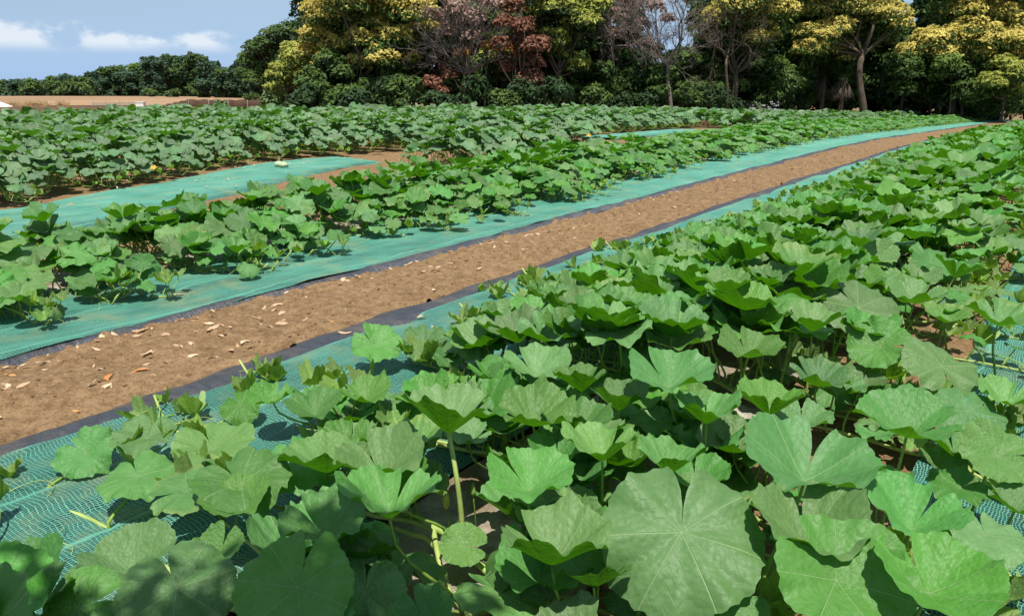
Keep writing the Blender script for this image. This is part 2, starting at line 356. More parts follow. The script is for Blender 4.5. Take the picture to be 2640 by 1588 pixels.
M['bark_grey'] = plain('grey_dead_bark', (0.17, 0.138, 0.122), 0.9, 3.0, 0.3, 0.4, 0.1)
M['fence'] = plain('brown_windbreak_net', (0.085, 0.052, 0.035), 0.9, 1.5, 0.3, 0.2, 0.1)
M['steel'] = plain('weathered_post', (0.20, 0.17, 0.14), 0.7, 4.0)
M['white'] = plain('white_plastic', (0.75, 0.74, 0.70), 0.5, 3.0, 0.06)
M['bluenet'] = plain('blue_grey_net', (0.13, 0.17, 0.15), 0.8, 6.0)
M['fruit'] = plain('unripe_pumpkin', (0.36, 0.45, 0.26), 0.5, 25.0, 0.3)
M['petal'] = plain('orange_petal', (0.75, 0.36, 0.03), 0.6, 20.0, 0.2)
M['bud'] = plain('yellow_bud', (0.50, 0.50, 0.10), 0.6, 30.0, 0.3)

# ------------------------------------------------------------------ ground, path, sheets
def axis(a, b, dens):
    v = [a]
    while v[-1] < b: v.append(v[-1] + dens(v[-1]))
    return np.array(v)
def gridmesh(U, Vv, f, name, mat, uvf=None, mask=None):
    """f(u,v)->x,y,z arrays"""
    uu, vv = np.meshgrid(U, Vv, indexing='ij'); x, y, z = f(uu, vv)
    P = np.stack([x, y, z], -1).reshape(-1, 3); nu, nv = uu.shape
    i = np.arange(nu - 1)[:, None] * nv; j = np.arange(nv - 1)[None]
    Q = np.stack([i + j, i + nv + j, i + nv + j + 1, i + j + 1], -1).reshape(-1, 4)
    if mask is not None:
        cu = (uu[:-1, :-1] + uu[1:, 1:]) / 2; cv = (vv[:-1, :-1] + vv[1:, 1:]) / 2; Q = Q[mask(cu, cv).reshape(-1)]
    uv = np.stack([uu, vv], -1).reshape(-1, 2)
    return mesh_from(name, P, Q, None, uv, [mat])
ys = axis(-30, 900, lambda y: 0.6 + max(0, y) * 0.03); xs = np.concatenate([-axis(0, 900, lambda x: 0.8 + x * 0.05)[::-1], axis(0, 900, lambda x: 0.8 + x * 0.05)[1:]])
def gz(x, y): return x, y, tz(x, y) - 0.02 + 0.03 * (fbm(x * 1.5, y * 1.5, 2, 3) - 0.4) * (y < 60)
tag(link('ground', gridmesh(xs, ys, gz, 'ground', M['soil'])), kind='structure')

def edge_n(s, n0, sd): return n0 + 0.10 * (fbm(s * 0.55, s * 0 + sd, 3, sd) - 0.44) + 0.035 * (fbm(s * 3.1, s * 0 + sd, 2, sd + 9) - 0.37)
N_A, N_B = 3.25, 4.46       # net edges either side of the soil path
def eA(s): return edge_n(s, N_A, 1)
def eB(s): return edge_n(s, N_B, 2)
def pA(s): return eA(s) + 0.20 + 0.18 * (fbm(s * 1.1, s * 0, 3, 5) - 0.35)     # soil edge, camera side
def pB(s): return eB(s) - 0.05 - 0.22 * (fbm(s * 1.1, s * 0, 3, 6) - 0.30)
S_END = 66.0
def strip(sax, nv, lo, hi, zf):
    def f(s, v):
        n = lo(s) + (hi(s) - lo(s)) * v; x, y = ws(s, n); return x, y, tz(x, y) + zf(s, n, v)
    return f
def suv(me, stretch):
    return me
def strip_mesh(name, mat, sax, vax, lo, hi, zf, mask=None):
    me = gridmesh(sax, vax, strip(sax, vax, lo, hi, zf), name, mat, mask=mask)
    l = me.uv_layers[0]; n = len(l.data); a = np.zeros(n * 2, np.float32); l.data.foreach_get('uv', a); a = a.reshape(-1, 2)
    lo_, hi_ = lo(a[:, 0]), hi(a[:, 0]); a[:, 1] = lo_ + (hi_ - lo_) * a[:, 1]; l.data.foreach_set('uv', a.ravel()); return me
s_fine = axis(-2, S_END, lambda s: 0.022 if s < 7 else 0.022 + (s - 7) * 0.014)
s_med = axis(-4, S_END, lambda s: 0.05 + max(0, s - 4) * 0.016)
def z_path(s, n, v):
    e = np.sin(np.clip(v, 0, 1) * math.pi) ** 0.35
    lump = fbm(s * 2.3, n * 2.3, 3, 11) - 0.44; cl = fbm(s * 13, n * 13, 3, 12) - 0.44; c2 = np.maximum(0, fbm(s * 7, n * 7, 3, 13) - 0.55)
    return 0.012 + (0.045 * e) + 0.08 * lump * e + 0.038 * cl + 0.22 * c2
me = strip_mesh('soil_path', M['soil'], s_fine, np.linspace(0, 1, 46), lambda s: pA(s) - 0.05, lambda s: pB(s) + 0.05, z_path)
tag(link('soil_path', me), kind='structure')
def z_black(sd):
    def f(s, n, v): return 0.024 + 0.035 * np.sin(np.clip(v, 0, 1) * math.pi) + 0.025 * (fbm(s * 5, n * 9, 3, sd) - 0.44) + 0.012 * (fbm(s * 22 + n * 30, n * 8, 2, sd) - 0.4)
    return f
b1 = strip_mesh('plastic_film', M['black'], s_fine, np.linspace(0, 1, 12), lambda s: eA(s) - 0.10, pA, z_black(21))
tag(link('plastic_film', b1), 'wrinkled black plastic film along the near side of the bare soil path', 'plastic film', 'black films along the path')
b2 = strip_mesh('plastic_film', M['black'], s_fine, np.linspace(0, 1, 12), pB, lambda s: eB(s) + 0.10, z_black(22))
tag(link('plastic_film', b2), 'thin black plastic film along the far side of the bare soil path', 'plastic film', 'black films along the path')
def z_net(sd, lift=0.032, edge=0.0):
    def f(s, n, v): return lift - edge * (np.abs(2 * np.clip(v, 0, 1) - 1) ** 12) + 0.045 * (fbm(s * 1.3, n * 2.0, 2, sd) - 0.4) + 0.028 * (fbm(s * 3 + n * 2, n * 6, 3, sd + 1) - 0.37) + 0.014 * np.sin(np.clip(v, 0, 1) * math.pi)
    return f
nA = strip_mesh('ground_net', M['net'], s_med, np.linspace(0, 1, 44), lambda s: 0 * s + 1.72, eA, z_net(31, 0.055))
tag(link('ground_net', nA), 'green knitted net under the nearest vines, below the soil path', 'ground net', 'green nets laid between the pumpkin rows')
nB = strip_mesh('ground_net', M['net'], s_med, np.linspace(0, 1, 44), eB, lambda s: 0 * s + 5.72, z_net(33, 0.055))
tag(link('ground_net', nB), 'green knitted net just above the soil path with vine tips creeping on it', 'ground net', 'green nets laid between the pumpkin rows')
nC = strip_mesh('ground_net', M['net'], axis(-4, 40, lambda s: 0.06 + max(0, s - 4) * 0.016), np.linspace(0, 1, 40), lambda s: 0 * s - 1.6, lambda s: edge_n(s, 0.30, 4), z_net(35, 0.04))
tag(link('ground_net', nC), 'green net in the bottom right corner beyond the narrow strip of soil', 'ground net', 'green nets laid between the pumpkin rows')
EDS, EDU, EDL = [0, 3.7, 4.5, 5.8, 8.2, 9.3, 13, 20, 23], [10.2, 10.35, 10.8, 11.1, 12.3, 12.3, 11.5, 10.9, 10.8], [8.0, 8.4, 8.7, 9.2, 10.3, 10.7, 10.2, 9.8, 9.7]
def eD(s): return edge_n(s, 0, 8) + np.interp(s, EDS, EDU)
def lD(s): return edge_n(s, 0, 7) + np.interp(s, EDS, EDL)
nD = strip_mesh('ground_net', M['net'], axis(-2, 9.8, lambda s: 0.12), np.linspace(0, 1, 30), lD, eD, z_net(37, 0.022, .045))
tag(link('ground_net', nD), 'bright turquoise net between the middle pumpkin row and the far crop', 'ground net', 'green nets laid between the pumpkin rows')
nE = strip_mesh('ground_net', M['net'], axis(17.6, 23.2, lambda s: 0.12), np.linspace(0, 1, 30), lD, eD, z_net(39, 0.03, .045))
tag(link('ground_net', nE), 'small distant patch of turquoise net showing between the crops right of the middle', 'ground net', 'green nets laid between the pumpkin rows')
def eM(n0, sd): return lambda s: edge_n(s, n0, sd)
for n0, n1, lb in ((0.98, 1.70, 'pale perforated mulch film under the nearest pumpkin row'), (5.75, 6.5, 'pale mulch film under the middle pumpkin row')):
    me = strip_mesh('mulch_film', M['mulch'], s_med[s_med < 40], np.linspace(0, 1, 20), eM(n0, 41), eM(n1, 42), lambda s, n, v: 0.03 + 0.05 * (fbm(s * 2, n * 3, 3, 44) - 0.4))
    tag(link('mulch_film', me), lb, 'mulch film', 'pale mulch films under the pumpkin rows')
# ploughed field far left
def f_field(u, v):
    return u, v, tz(u, v) + 0.03 + 0.015 * np.sin(v * 3)
me = gridmesh(np.linspace(-150, 6, 60), np.linspace(46, 150, 80), lambda u, v: (u + (v - 46) * 0.0, v, tz(u, v) + 0.02 + 0.25 * smst(60, 100, v) * smst(-30, -60, u)), 'ploughed_field', M['field'])
tag(link('ploughed_field', me), kind='structure')
me = gridmesh(np.linspace(-60, -12.5, 80), np.linspace(22, 40, 40), lambda u, v: (u, v, tz(u, v) + 0.03 + 0.10 * smst(24, 34, v) + 0.06 * fbm(u, v, 3, 2) - .07 * (1 - smst(-60, -14, -np.abs(u)) ) * 0), 'dark_soil_bank', M['soil_dark'])
tag(link('dark_soil_bank', me), kind='structure')

# soil clods
rng = np.random.default_rng(5)
ico_v = np.array([[0, 0, 1], [.894, 0, .447], [.276, .851, .447], [-.724, .526, .447], [-.724, -.526, .447], [.276, -.851, .447], [.724, .526, -.447], [-.276, .851, -.447], [-.894, 0, -.447], [-.276, -.851, -.447], [.724, -.526, -.447], [0, 0, -1]])
ico_t = np.array([[0, 1, 2], [0, 2, 3], [0, 3, 4], [0, 4, 5], [0, 5, 1], [1, 6, 2], [2, 7, 3], [3, 8, 4], [4, 9, 5], [5, 10, 1], [2, 6, 7], [3, 7, 8], [4, 8, 9], [5, 9, 10], [1, 10, 6], [6, 11, 7], [7, 11, 8], [8, 11, 9], [9, 11, 10], [10, 11, 6]])
mb = MB()
for i in range(5200):
    s = -1 + 19 * rng.random() ** 1.5; lo, hi = float(pA(np.array([s]))[0]), float(pB(np.array([s]))[0]); v = rng.random(); n = lo + (hi - lo) * v
    x, y = ws(s, n); r = 0.003 + 0.016 * rng.random() ** 5
    z = float(tz(x, y)) + float(z_path(np.array([s]), np.array([n]), np.array([(n - lo + 0.05) / (hi - lo + 0.1)]))[0])
    V = ico_v * r * (0.6 + 0.7 * rng.random((12, 1))) * np.array([1, rng.uniform(.7, 1.2), rng.uniform(.5, .9)])
    mb.add(V + [x, y, z], None, ico_t)
tag(link('soil_clods', mb.mesh('soil_clods', [M['soil']], False)), 'small crumbs and clods of soil lying on the path', 'soil', kind='stuff')

# ------------------------------------------------------------------ pumpkin leaves
def leaf_geo(nA, nR, seed, cup=0.25, droop=0.15, ruf=0.05, fold=0.1, lobes=0.016, pleat=0.02, teeth=0.016):
    r0 = np.random.default_rng(seed)
    th = np.linspace(0.015, 2 * math.pi - 0.015, nA)          # from the notch round to the notch
    a = np.minimum(th, 2 * math.pi - th)
    Rr = (0.87 + 0.13 * (1 - np.cos(th)) / 2) * (0.14 + 0.86 * np.clip(a / 0.24, 0, 1) ** 0.55)
    v = ((th) / (2 * math.pi / 7)) % 1 - 0.5
    Rr *= 1 + lobes * np.cos(v * 2 * math.pi) * np.clip(a / 0.5, 0, 1)
    ph = r0.random(6) * 6.28
    Rr *= 1 + 0.014 * np.sin(3 * th + ph[0]) + 0.012 * np.sin(5 * th + ph[1]) + teeth * np.sin(31 * th + ph[2]) * (nA > 60) + teeth * 0.8 * np.sin(17 * th + ph[3]) * (nA > 30)
    ri = (np.linspace(0, 1, nR + 1)[1:]) ** 0.85
    rr = ri[:, None] * Rr[None]
    x = rr * np.sin(th)[None]; y = -rr * np.cos(th)[None]    # notch at -y
    q = rr
    z = cup * q ** 1.25 * 0.9 - droop * q ** 3
    z = z + pleat * q * np.cos(v * 2 * math.pi)[None] * -1.0 * (0.4 + q)
    z = z + 1.25 * ruf * q ** 3 * (np.sin(6 * th + ph[4]) + 0.6 * np.sin(11 * th + ph[5]) + 0.35 * np.sin(19 * th + ph[0]))[None]
    z = z + fold * x * x + 0.13 * (fbm(x * 2.2 + seed, y * 2.2, 2, seed) - 0.37) * q
    z = z + q * (0.075 * np.cos(2 * th + ph[1]) + 0.035 * np.cos(3 * th + ph[2]))[None] * (0.3 + q)
    # the two lobes beside the notch lift a little
    z = z + 0.10 * q * np.exp(-(a / 0.7) ** 2)[None] * (0.5 + r0.random())
    P = np.stack([x, y, z], -1).reshape(-1, 3); P = np.concatenate([[[0, 0, 0]], P])
    i = (np.arange(nR - 1) * nA)[:, None] + 1; j = np.arange(nA - 1)[None]
    Q = np.stack([i + j, i + nA + j, i + nA + j + 1, i + j + 1], -1).reshape(-1, 4)
    T = np.stack([np.zeros(nA - 1, int), 1 + np.arange(nA - 1), 2 + np.arange(nA - 1)], 1)
    uv = P[:, :2].copy() * 0.62
    P = P / 1.98
    return P, Q, T, uv
PAR = [dict(cup=.75, droop=.12, ruf=.05, fold=.05), dict(cup=1.0, droop=.20, ruf=.07, fold=.10), dict(cup=.38, droop=.14, ruf=.055, fold=.0),
       dict(cup=.20, droop=.22, ruf=.06, fold=-.05), dict(cup=.10, droop=.26, ruf=.05, fold=.08, pleat=.05), dict(cup=.72, droop=.20, ruf=.08, fold=.35),
       dict(cup=.05, droop=.34, ruf=.05, fold=-.18, pleat=.06), dict(cup=.45, droop=.05, ruf=.06, fold=.42), dict(cup=1.15, droop=.16, ruf=.06, fold=-.1), dict(cup=.30, droop=.25, ruf=.08, fold=.15)]
CUPPED, FLAT = [0, 1, 5, 7, 8], [2, 3, 4, 6, 9]
HI = [leaf_geo(110, 12, 100 + i, **p) for i, p in enumerate(PAR)] + [leaf_geo(110, 12, 150 + i, **p) for i, p in enumerate(PAR)]
MID = [leaf_geo(40, 5, 100 + i, **p) for i, p in enumerate(PAR)]
LO = [leaf_geo(22, 3, 100 + i, **p) for i, p in enumerate(PAR)]
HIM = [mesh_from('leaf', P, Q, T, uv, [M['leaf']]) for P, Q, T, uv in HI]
YOUNG = [leaf_geo(60, 6, 300 + i, cup=.9, droop=.1, ruf=.13, fold=.8 + .3 * i, lobes=.12, pleat=.14, teeth=.04) for i in range(3)]
YOM = [mesh_from('young_leaf', P, Q, T, uv, [M['leaf_young']]) for P, Q, T, uv in YOUNG]
def rotm(tilt_dir, tilt, spin):
    """leaf plane tilted so its top faces towards tilt_dir (radians), spun about its own axis first"""
    n = Vector((math.cos(tilt_dir) * math.sin(tilt), math.sin(tilt_dir) * math.sin(tilt), math.cos(tilt)))
    q = Vector((0, 0, 1)).rotation_difference(n)
    return q.to_matrix() @ Matrix.Rotation(spin, 3, 'Z')
def pet_bez(b, t, nrm, n=7, side=0.0):
    b = np.array(b, float); t = np.array(t, float); nrm = np.array(nrm, float); L = np.linalg.norm(t - b); k = np.linspace(0, 1, n)[:, None]
    t = t - nrm * 0.002; c1 = b + [side * L * .15, side * L * .1, .35 * L]; c2 = t - nrm * .38 * L
    return (1 - k) ** 3 * b + 3 * (1 - k) ** 2 * k * c1 + 3 * (1 - k) * k * k * c2 + k ** 3 * t
def pet_pts(b, t, n=6, bend=0.12, rr=None):
    b = np.array(b, float); t = np.array(t, float); d = t - b; k = np.linspace(0, 1, n)[:, None]
    side = np.array([-d[1], d[0], 0.0]); side /= np.linalg.norm(side) + 1e-6
    L = np.linalg.norm(d)
    h = d[:2] * (k ** 1.5); z = d[2] * (k ** 0.8)
    P = np.concatenate([b[:2] + h, b[2] + z], 1) + side * bend * L * np.sin(k * math.pi) * (rr if rr is not None else 0.5)
    return P

def vine_path(r, L, side, drift):
    k = int(L / 0.09) + 3; t = np.linspace(0, 1, k); a = r.normal(0, 0.10); ph = r.random() * 6
    u = drift * t + 0.10 * np.sin(t * 5 + ph) * t + a * t; v = side * L * t
    z = 0.045 + 0.02 * np.abs(np.sin(t * 9 + ph)) + 0.06 * np.exp(-((t - 0.05) / 0.1) ** 2)
    z = z + np.where(t > 0.93, (t - 0.93) * 1.6 * r.random(), 0)
    return np.stack([u, v, z], 1)
def layout(r, vines, dens=0.125, size=1.0, hmul=1.0, rim=0):
    """leaves in the plant's own space: (base, top, tilt_dir, tilt, spin, size, young, cupped)"""
    L = []
    for P in vines:
        d = np.linalg.norm(np.diff(P, axis=0), axis=1); cum = np.concatenate([[0], np.cumsum(d)]); tot = cum[-1]; sd = 1.0 if P[-1, 1] > 0 else -1.0
        a = 0.06 + 0.05 * r.random(); alt = 1 if r.random() < .5 else -1
        while a < tot - 0.03:
            b = np.array([np.interp(a, cum, P[:, i]) for i in range(3)]); rem = tot - a; y = rem < (0.26 if rim != 2 else 0.13)
            g = min(1.0, 0.22 + rem / 1.1) if rim != 2 else min(1.0, 0.50 + rem / 1.4); dia = (0.235 + 0.125 * r.random()) * g * size; h = (0.25 + 0.20 * r.random()) * hmul * (g ** 1.5 if rim != 2 else min(1.0, 0.30 + rem / 1.3))
            if rim == 2 and sd < 0 and rem < 0.9: pass
            if y: dia = 0.05 + 0.05 * r.random() + rem * 0.22; h = 0.03 + 0.09 * r.random()
            off = alt * (0.03 + 0.14 * r.random()) * (0.5 + g / 2)
            t = b + np.array([off, 0.09 * r.normal(), h])
            if rim == 1 and sd > 0:
                if t[1] > 1.33 and not y: a += dens; continue
                t[2] = min(t[2], max(.06, .10 + (1.4 - t[1]) * .30))
            # outward and sunward leaning, more so at the rim of the bed
            td = math.atan2(sd * (-0.1 + 1.3 * (1 - g)) + 0.6 * r.normal(), 0.3 * alt + 0.7 * r.normal())
            ti = abs(r.normal(0.16 + 0.36 * (1 - g), 0.17)); cupd = r.random() < (0.72 if g > 0.8 else 0.22)
            if rim == 2 and sd < 0 and rem < 1.0 and not y: td = math.atan2(-1, -0.45) + 0.5 * r.normal(); ti = r.uniform(.15, .75) * (1.15 - rem * .5); cupd = r.random() < .2
            L.append((b, t, td, ti, r.random() * 6.28, dia, y, cupd)); alt = -alt; a += dens * (0.7 + 0.6 * r.random()) * (0.5 if y else 1)
    return L
ROT = math.atan2(DY, DX)

# mid-distance plants: a few joined variants, copied
def mid_variant(seed, sides, geo, mats, size=1.0, hmul=1.0, nleaf=0.125, drift=None, rim=0):
    r = np.random.default_rng(seed); vines = []
    for sd, L in sides: vines.append(vine_path(r, L * (0.9 + 0.2 * r.random()), sd, r.normal(0, 0.28) if drift is None else drift))
    fol = MB()
    for b, t, td, ti, spn, dia, y, cupd in layout(r, vines, nleaf, size, hmul, rim):
        gi = int(r.choice(CUPPED if cupd else FLAT)); P, Q, T, uv = geo[gi]
        m = np.array(rotm(td, ti, spn)); 
        if y: P, Q, T, uv = YLO[seed % 2]
        fol.add((P * dia) @ m.T + t, Q, T, uv, 1 if y else 0)
        fol.tube(pet_bez(b, t, m[:, 2], 5), [0.0055, 0.0052, 0.005, 0.0045, 0.004], 4, 2, False)
    vn_ = MB()
    for P in vines: vn_.tube(P, np.linspace(0.0085, 0.0045, len(P)), 5)
    return fol.mesh('foliage', mats), vn_.mesh('vine', [M['vine']])
YLO = [leaf_geo(20, 3, 300 + i, cup=.9, droop=.1, ruf=.13, fold=.9, lobes=.12, pleat=.14) for i in range(2)]
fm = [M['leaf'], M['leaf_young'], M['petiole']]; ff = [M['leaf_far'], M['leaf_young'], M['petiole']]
VAR = {
 'A': [mid_variant(500 + i, [(1, 1.55), (1, 1.35), (1, .9), (-1, 1.1), (-1, 1.3), (1, .6)], MID, fm, 1, 1, .10, None, 1) for i in range(7)],
 'B': [mid_variant(520 + i, [(-1, 1.45), (-1, 1.1), (-1, .7), (1, .6), (1, 1.1), (1, .3)], MID, fm, .92, .88, .085, None, 2) for i in range(8)],
 'F': [mid_variant(540 + i, [(-1, 0.85), (1, 0.9), (1, 1.2), (-1, 0.6), (-1, .4), (1, .5)], MID, ff, 1.0, 1.2, 0.09, None, 2) for i in range(7)],
 'T': [mid_variant(560 + i, [(1, 1.5), (1, 1.2), (-1, 1.2)], MID, fm, 1.0, 1.0) for i in range(3)],
}
def place(kind, s, n, label, group, r, flip=False):
    x, y = ws(s, n); z = float(tz(x, y)); fo, vi = VAR[kind][r.integers(len(VAR[kind]))]
    o = empty('pumpkin_plant', (x, y, z), ROT + r.normal(0, 0.07)); o.scale = (1, 1, r.uniform(0.9, 1.1) * (.84 if kind == 'B' and 10.5 < s < 20 else 1) * (1 - .22 * float(smst(12, 32, s))))
    link('foliage', fo, o); link('vine', vi, o); return tag(o, label, 'pumpkin plant', group)
r = np.random.default_rng(77); NPL = 0
GA, GB, GF = 'pumpkin plants of the nearest row', 'pumpkin plants of the middle row', 'pumpkin plants along the front of the far crop'
s = 7.3
while s < 58:
    q = 'pumpkin plant spreading pale cupped leaves in the nearest row, below the soil path' if s < 20 else 'small looking pumpkin plant at the far end of the nearest row'
    place('A', s, 1.4 + r.normal(0, 0.05), q, GA, r); s += 0.55 + 0.1 * r.random() + max(0, s - 25) * 0.012; NPL += 1
s = 6.4
while s < 59:
    q = 'pumpkin plant with vine tips creeping onto the net above the soil path' if s < 22 else 'small looking pumpkin plant at the far end of the middle row'
    place('B', s, 6.18 + 0.45 * float(smst(6, 14, s)) + r.normal(0, 0.06), q, GB, r); s += 0.52 + 0.1 * r.random() + max(0, s - 25) * 0.012; NPL += 1
    if s > 9.6 and (s < 13.6 or s > 24) and s < 45:
        place('F', s, 8.5 + r.normal(0, 0.15), 'pumpkin plant filling the back of the middle row', 'pumpkin plants at the back of the middle row', r); NPL += 1
for kk, nn in enumerate((0.75, 2.05, 3.4)):
    s = 2.2 + kk * 0.5
    while s < 26 - kk * 4:
        gap = float(np.interp(s, EDS, EDU))
        if kk == 0: n = nn + gap
        else: n = nn + gap
        place('F', s, n + r.normal(0, 0.08), 'grey green pumpkin plant at the front edge of the far crop' if kk == 0 else 'grey green pumpkin plant just behind the front edge of the far crop', GF, r)
        s += 0.68 + 0.1 * r.random(); NPL += 1
# second row on the right of the camera, seen only from the side
s = 0.0
while s < 16:
    if s > 3.0: place('T', s, -1.95, 'pumpkin plant of the row beyond the right edge of the near net', 'pumpkin plants right of the near net', r)
    s += 0.75

# the far crop: one mass
def treeline(x): return np.interp(x, [-40, -12, 0, 10, 21, 35, 60], [31, 31, 31.5, 38.5, 48, 57, 70])
def bare(s, n):
    b = (n > 7.6) & (n < np.interp(s, EDS, EDU) + .35) & (s < 9.8)
    return b | ((n > 7.9) & (n < 11.0) & (s > 14.5) & (s < 23.6))
def crop_mass(name):
    r = np.random.default_rng(9); N = 62000
    x = r.uniform(-33, 42, N); y = r.uniform(6, 60, N); s, n = sn(x, y)
    edge = np.where(x < -9, 29.3 + 0.3 * np.sin(x * .4), treeline(x) - 1.8 + 0.4 * np.sin(x)) 
    keep = (x > -16.4 + (y - 23) * .29) & (n > 8.4) & (y < edge) & (np.abs(x) < y * 0.74 + 2) & ~bare(s, n)
    keep &= ~((n < 4.1 + np.interp(s, EDS, EDU)) & (s < 26 - 4 * np.clip((n - np.interp(s, EDS, EDU) - .6) / 1.3, 0, 2)) & (n > 10.0))
    keep &= ~((n < 9.3) & (s < 45) & ~((s > 14) & (s < 16.4)))
    d = np.hypot(x, y); keep &= r.random(N) < np.clip(1.25 - d / 90, 0.5, 1.0)
    x, y, s, n, d = x[keep], y[keep], s[keep], n[keep], d[keep]; K = len(x)
    hrow = 0.30 + 0.13 * np.sin(n * 2 * math.pi / 2.6) * np.clip(1.6 - d / 30, 0.3, 1) + 0.13 * r.random(K) + 0.10 * (fbm(x * .4, y * .4, 2, 4) - .4)
    fol = MB()
    for i in range(K):
        gi = int(r.integers(10)); P, Q, T, uv = (LO if d[i] < 26 else TINY)[gi]
        dia = r.uniform(0.24, 0.40) * (1 + 0.15 * (d[i] > 26)); td = r.random() * 6.28; ti = abs(r.normal(0.28, 0.24))
        if r.random() < .45: td = -math.pi / 2 + r.normal(0, .7)
        m = np.array(rotm(td, ti, r.random() * 6.28))
        fol.add((P * dia) @ m.T + np.array([x[i], y[i], float(tz(x[i], y[i])) + hrow[i]]), Q, T, uv)
    print('crop mass leaves', K)
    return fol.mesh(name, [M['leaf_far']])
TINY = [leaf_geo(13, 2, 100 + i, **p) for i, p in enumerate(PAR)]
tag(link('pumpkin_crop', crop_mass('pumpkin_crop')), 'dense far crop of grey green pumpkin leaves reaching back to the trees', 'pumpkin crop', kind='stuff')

# ------------------------------------------------------------------ near plants, leaf by leaf
D2 = 2640 / 2467.0
BARE = [[(-50, 1150), (240, 1190), (340, 1235), (600, 1280), (570, 1330), (420, 1300), (180, 1315), (-50, 1300)],
        [(1020, 1310), (1170, 1310), (1220, 1360), (1330, 1500), (1010, 1500), (1000, 1380)],
        [(1985, 1140), (2090, 1150), (2100, 1310), (2010, 1230)],
        [(1700, 870), (1800, 890), (2060, 900), (2020, 970), (1720, 930)],
        [(2200, 940), (2467, 930), (2467, 1080), (2200, 1060)]]
def inpoly(px, py, poly):
    c = False; j = len(poly) - 1
    for i in range(len(poly)):
        a, b = poly[i], poly[j]
        if (a[1] > py) != (b[1] > py) and px < (b[0] - a[0]) * (py - a[1]) / (b[1] - a[1]) + a[0]: c = not c
        j = i
    return c
# leaves read off the photograph: centre x, y, width, kind, height above ground
HERO = [(1640, 1325, 400, 'T', .42, 2.0), (1935, 1285, 300, 'C', .40, 2.1), (2010, 1440, 340, 'T', .42, 2.9), (2230, 1405, 320, 'C', .42, 2.4), (2190, 1255, 250, 'C', .36, 1.2),
 (2400, 1125, 180, 'T', .36, .4), (1935, 1125, 345, 'C', .43, 1.7), (2180, 1030, 255, 'C', .40, .4), (2265, 905, 190, 'T', .36, 5.2), (2065, 765, 210, 'T', .42, 2.9),
 (1840, 785, 150, 'C', .42, 1.0), (1625, 825, 185, 'C', .42, 3.0), (1800, 850, 175, 'C', .42, 2.5), (1610, 915, 230, 'C', .45, 2.9), (1275, 1165, 235, 'C', .42, 3.1),
 (1450, 1090, 190, 'U', .42, 1.4), (1610, 1120, 170, 'U', .36, 4.2), (1285, 1010, 210, 'C', .40, 4.0), (920, 1125, 235, 'C', .34, 2.9),
 (940, 1215, 250, 'U', .42, 1.9), (780, 1275, 230, 'C', .42, 3.2), (905, 1345, 130, 'T', .28, .3), (1330, 1320, 270, 'U', .36, 3.1), (1430, 1385, 200, 'U', .30, .6),
 (580, 1170, 260, 'F', .28, 3.1), (450, 1190, 210, 'F', .25, 4.4), (335, 1150, 205, 'F', .19, 2.9), (208, 1103, 150, 'T', .13, 3.3), (355, 1058, 170, 'F', .17, 2.3),
 (515, 1085, 215, 'F', .20, 2.9), (725, 1112, 235, 'F', .26, 2.9), (75, 1385, 190, 'C', .36, 2.9), (330, 1360, 240, 'C', .33, .6), (430, 1455, 280, 'T', .40, 2.9),
 (720, 1455, 280, 'T', .42, 2.1), (530, 1330, 150, 'C', .30, 2.0), (200, 1500, 220, 'T', .38, 1.0), (760, 985, 150, 'C', .28, 2.9), (880, 955, 140, 'C', .26, 3.5),
 (580, 985, 105, 'T', .15, 3.0), (905, 845, 125, 'T', .20, 3.2), (1025, 835, 115, 'T', .20, 2.0), (1290, 890, 185, 'C', .36, 3.0), (1400, 930, 130, 'U', .38, 1.0),
 (2120, 850, 150, 'Y', .38, .0), (1965, 915, 165, 'C', .30, 3.0), (1490, 970, 150, 'U', .34, 4.0), (1130, 1060, 130, 'C', .30, 1.0), (1700, 1000, 170, 'U', .38, 2.0),
 (2300, 1090, 150, 'C', .26, 2.2), (2420, 960, 150, 'C', .28, 1.2), (2440, 1220, 150, 'C', .26, 3.0), (2260, 1120, 120, 'C', .24, 2.6), (2330, 1010, 170, 'T', .28, 2.0), (2110, 1180, 150, 'U', .26, 3.0), (1530, 1230, 160, 'C', .24, 3.4), (2370, 1300, 210, 'F', .30, 2.0), (2310, 1185, 160, 'F', .26, 1.0),
 (1120, 1330, 120, 'T', .14, .5), (660, 960, 120, 'C', .22, 2.0), (1180, 905, 130, 'C', .30, 3.2), (1340, 1100, 150, 'C', .34, 2.1), (1850, 980, 160, 'U', .34, 5.0),
 (2400, 770, 170, 'C', .38, 2.1), (2200, 720, 150, 'C', .40, 1.0), (1700, 745, 130, 'C', .38, 3.0), (1510, 760, 140, 'U', .36, 4.0), (1420, 815, 150, 'C', .36, 3.0),
 (1930, 1010, 150, 'C', .26, 2.0), (840, 1060, 150, 'C', .24, 2.0), (1000, 1080, 120, 'C', .22, 4.0), (1660, 1440, 150, 'U', .24, 4.0), (1760, 1480, 200, 'T', .3, 1.0),
 (110, 1445, 200, 'C', .36, 1.6), (880, 1455, 210, 'T', .30, 2.2), (1020, 1485, 160, 'C', .34, 2.9)]
hero = []
for px, py, wd, kd, h, spn in HERO:
    py = py + {'C': .17, 'U': .24, 'T': -.04, 'F': .03, 'Y': 0}[kd] * wd; x, y, z, t = unproj(px * D2, py * D2, h * .92); hero.append((x, y, h, wd * D2 / FPX * t * (.94 if kd in 'CF' else 1.02), kd, spn))
roots = [dict(s=a, n=1.42 + 0.06 * math.sin(a * 9), side=[(1, 1.68), (1, 1.3), (1, .9), (-1, 1.15), (-1, 1.5), (-1, .7)], row='A') for a in (0.35, 0.95, 1.52, 2.1, 2.7, 3.3, 3.85, 4.45, 5.05, 5.65, 6.25, 6.85)]
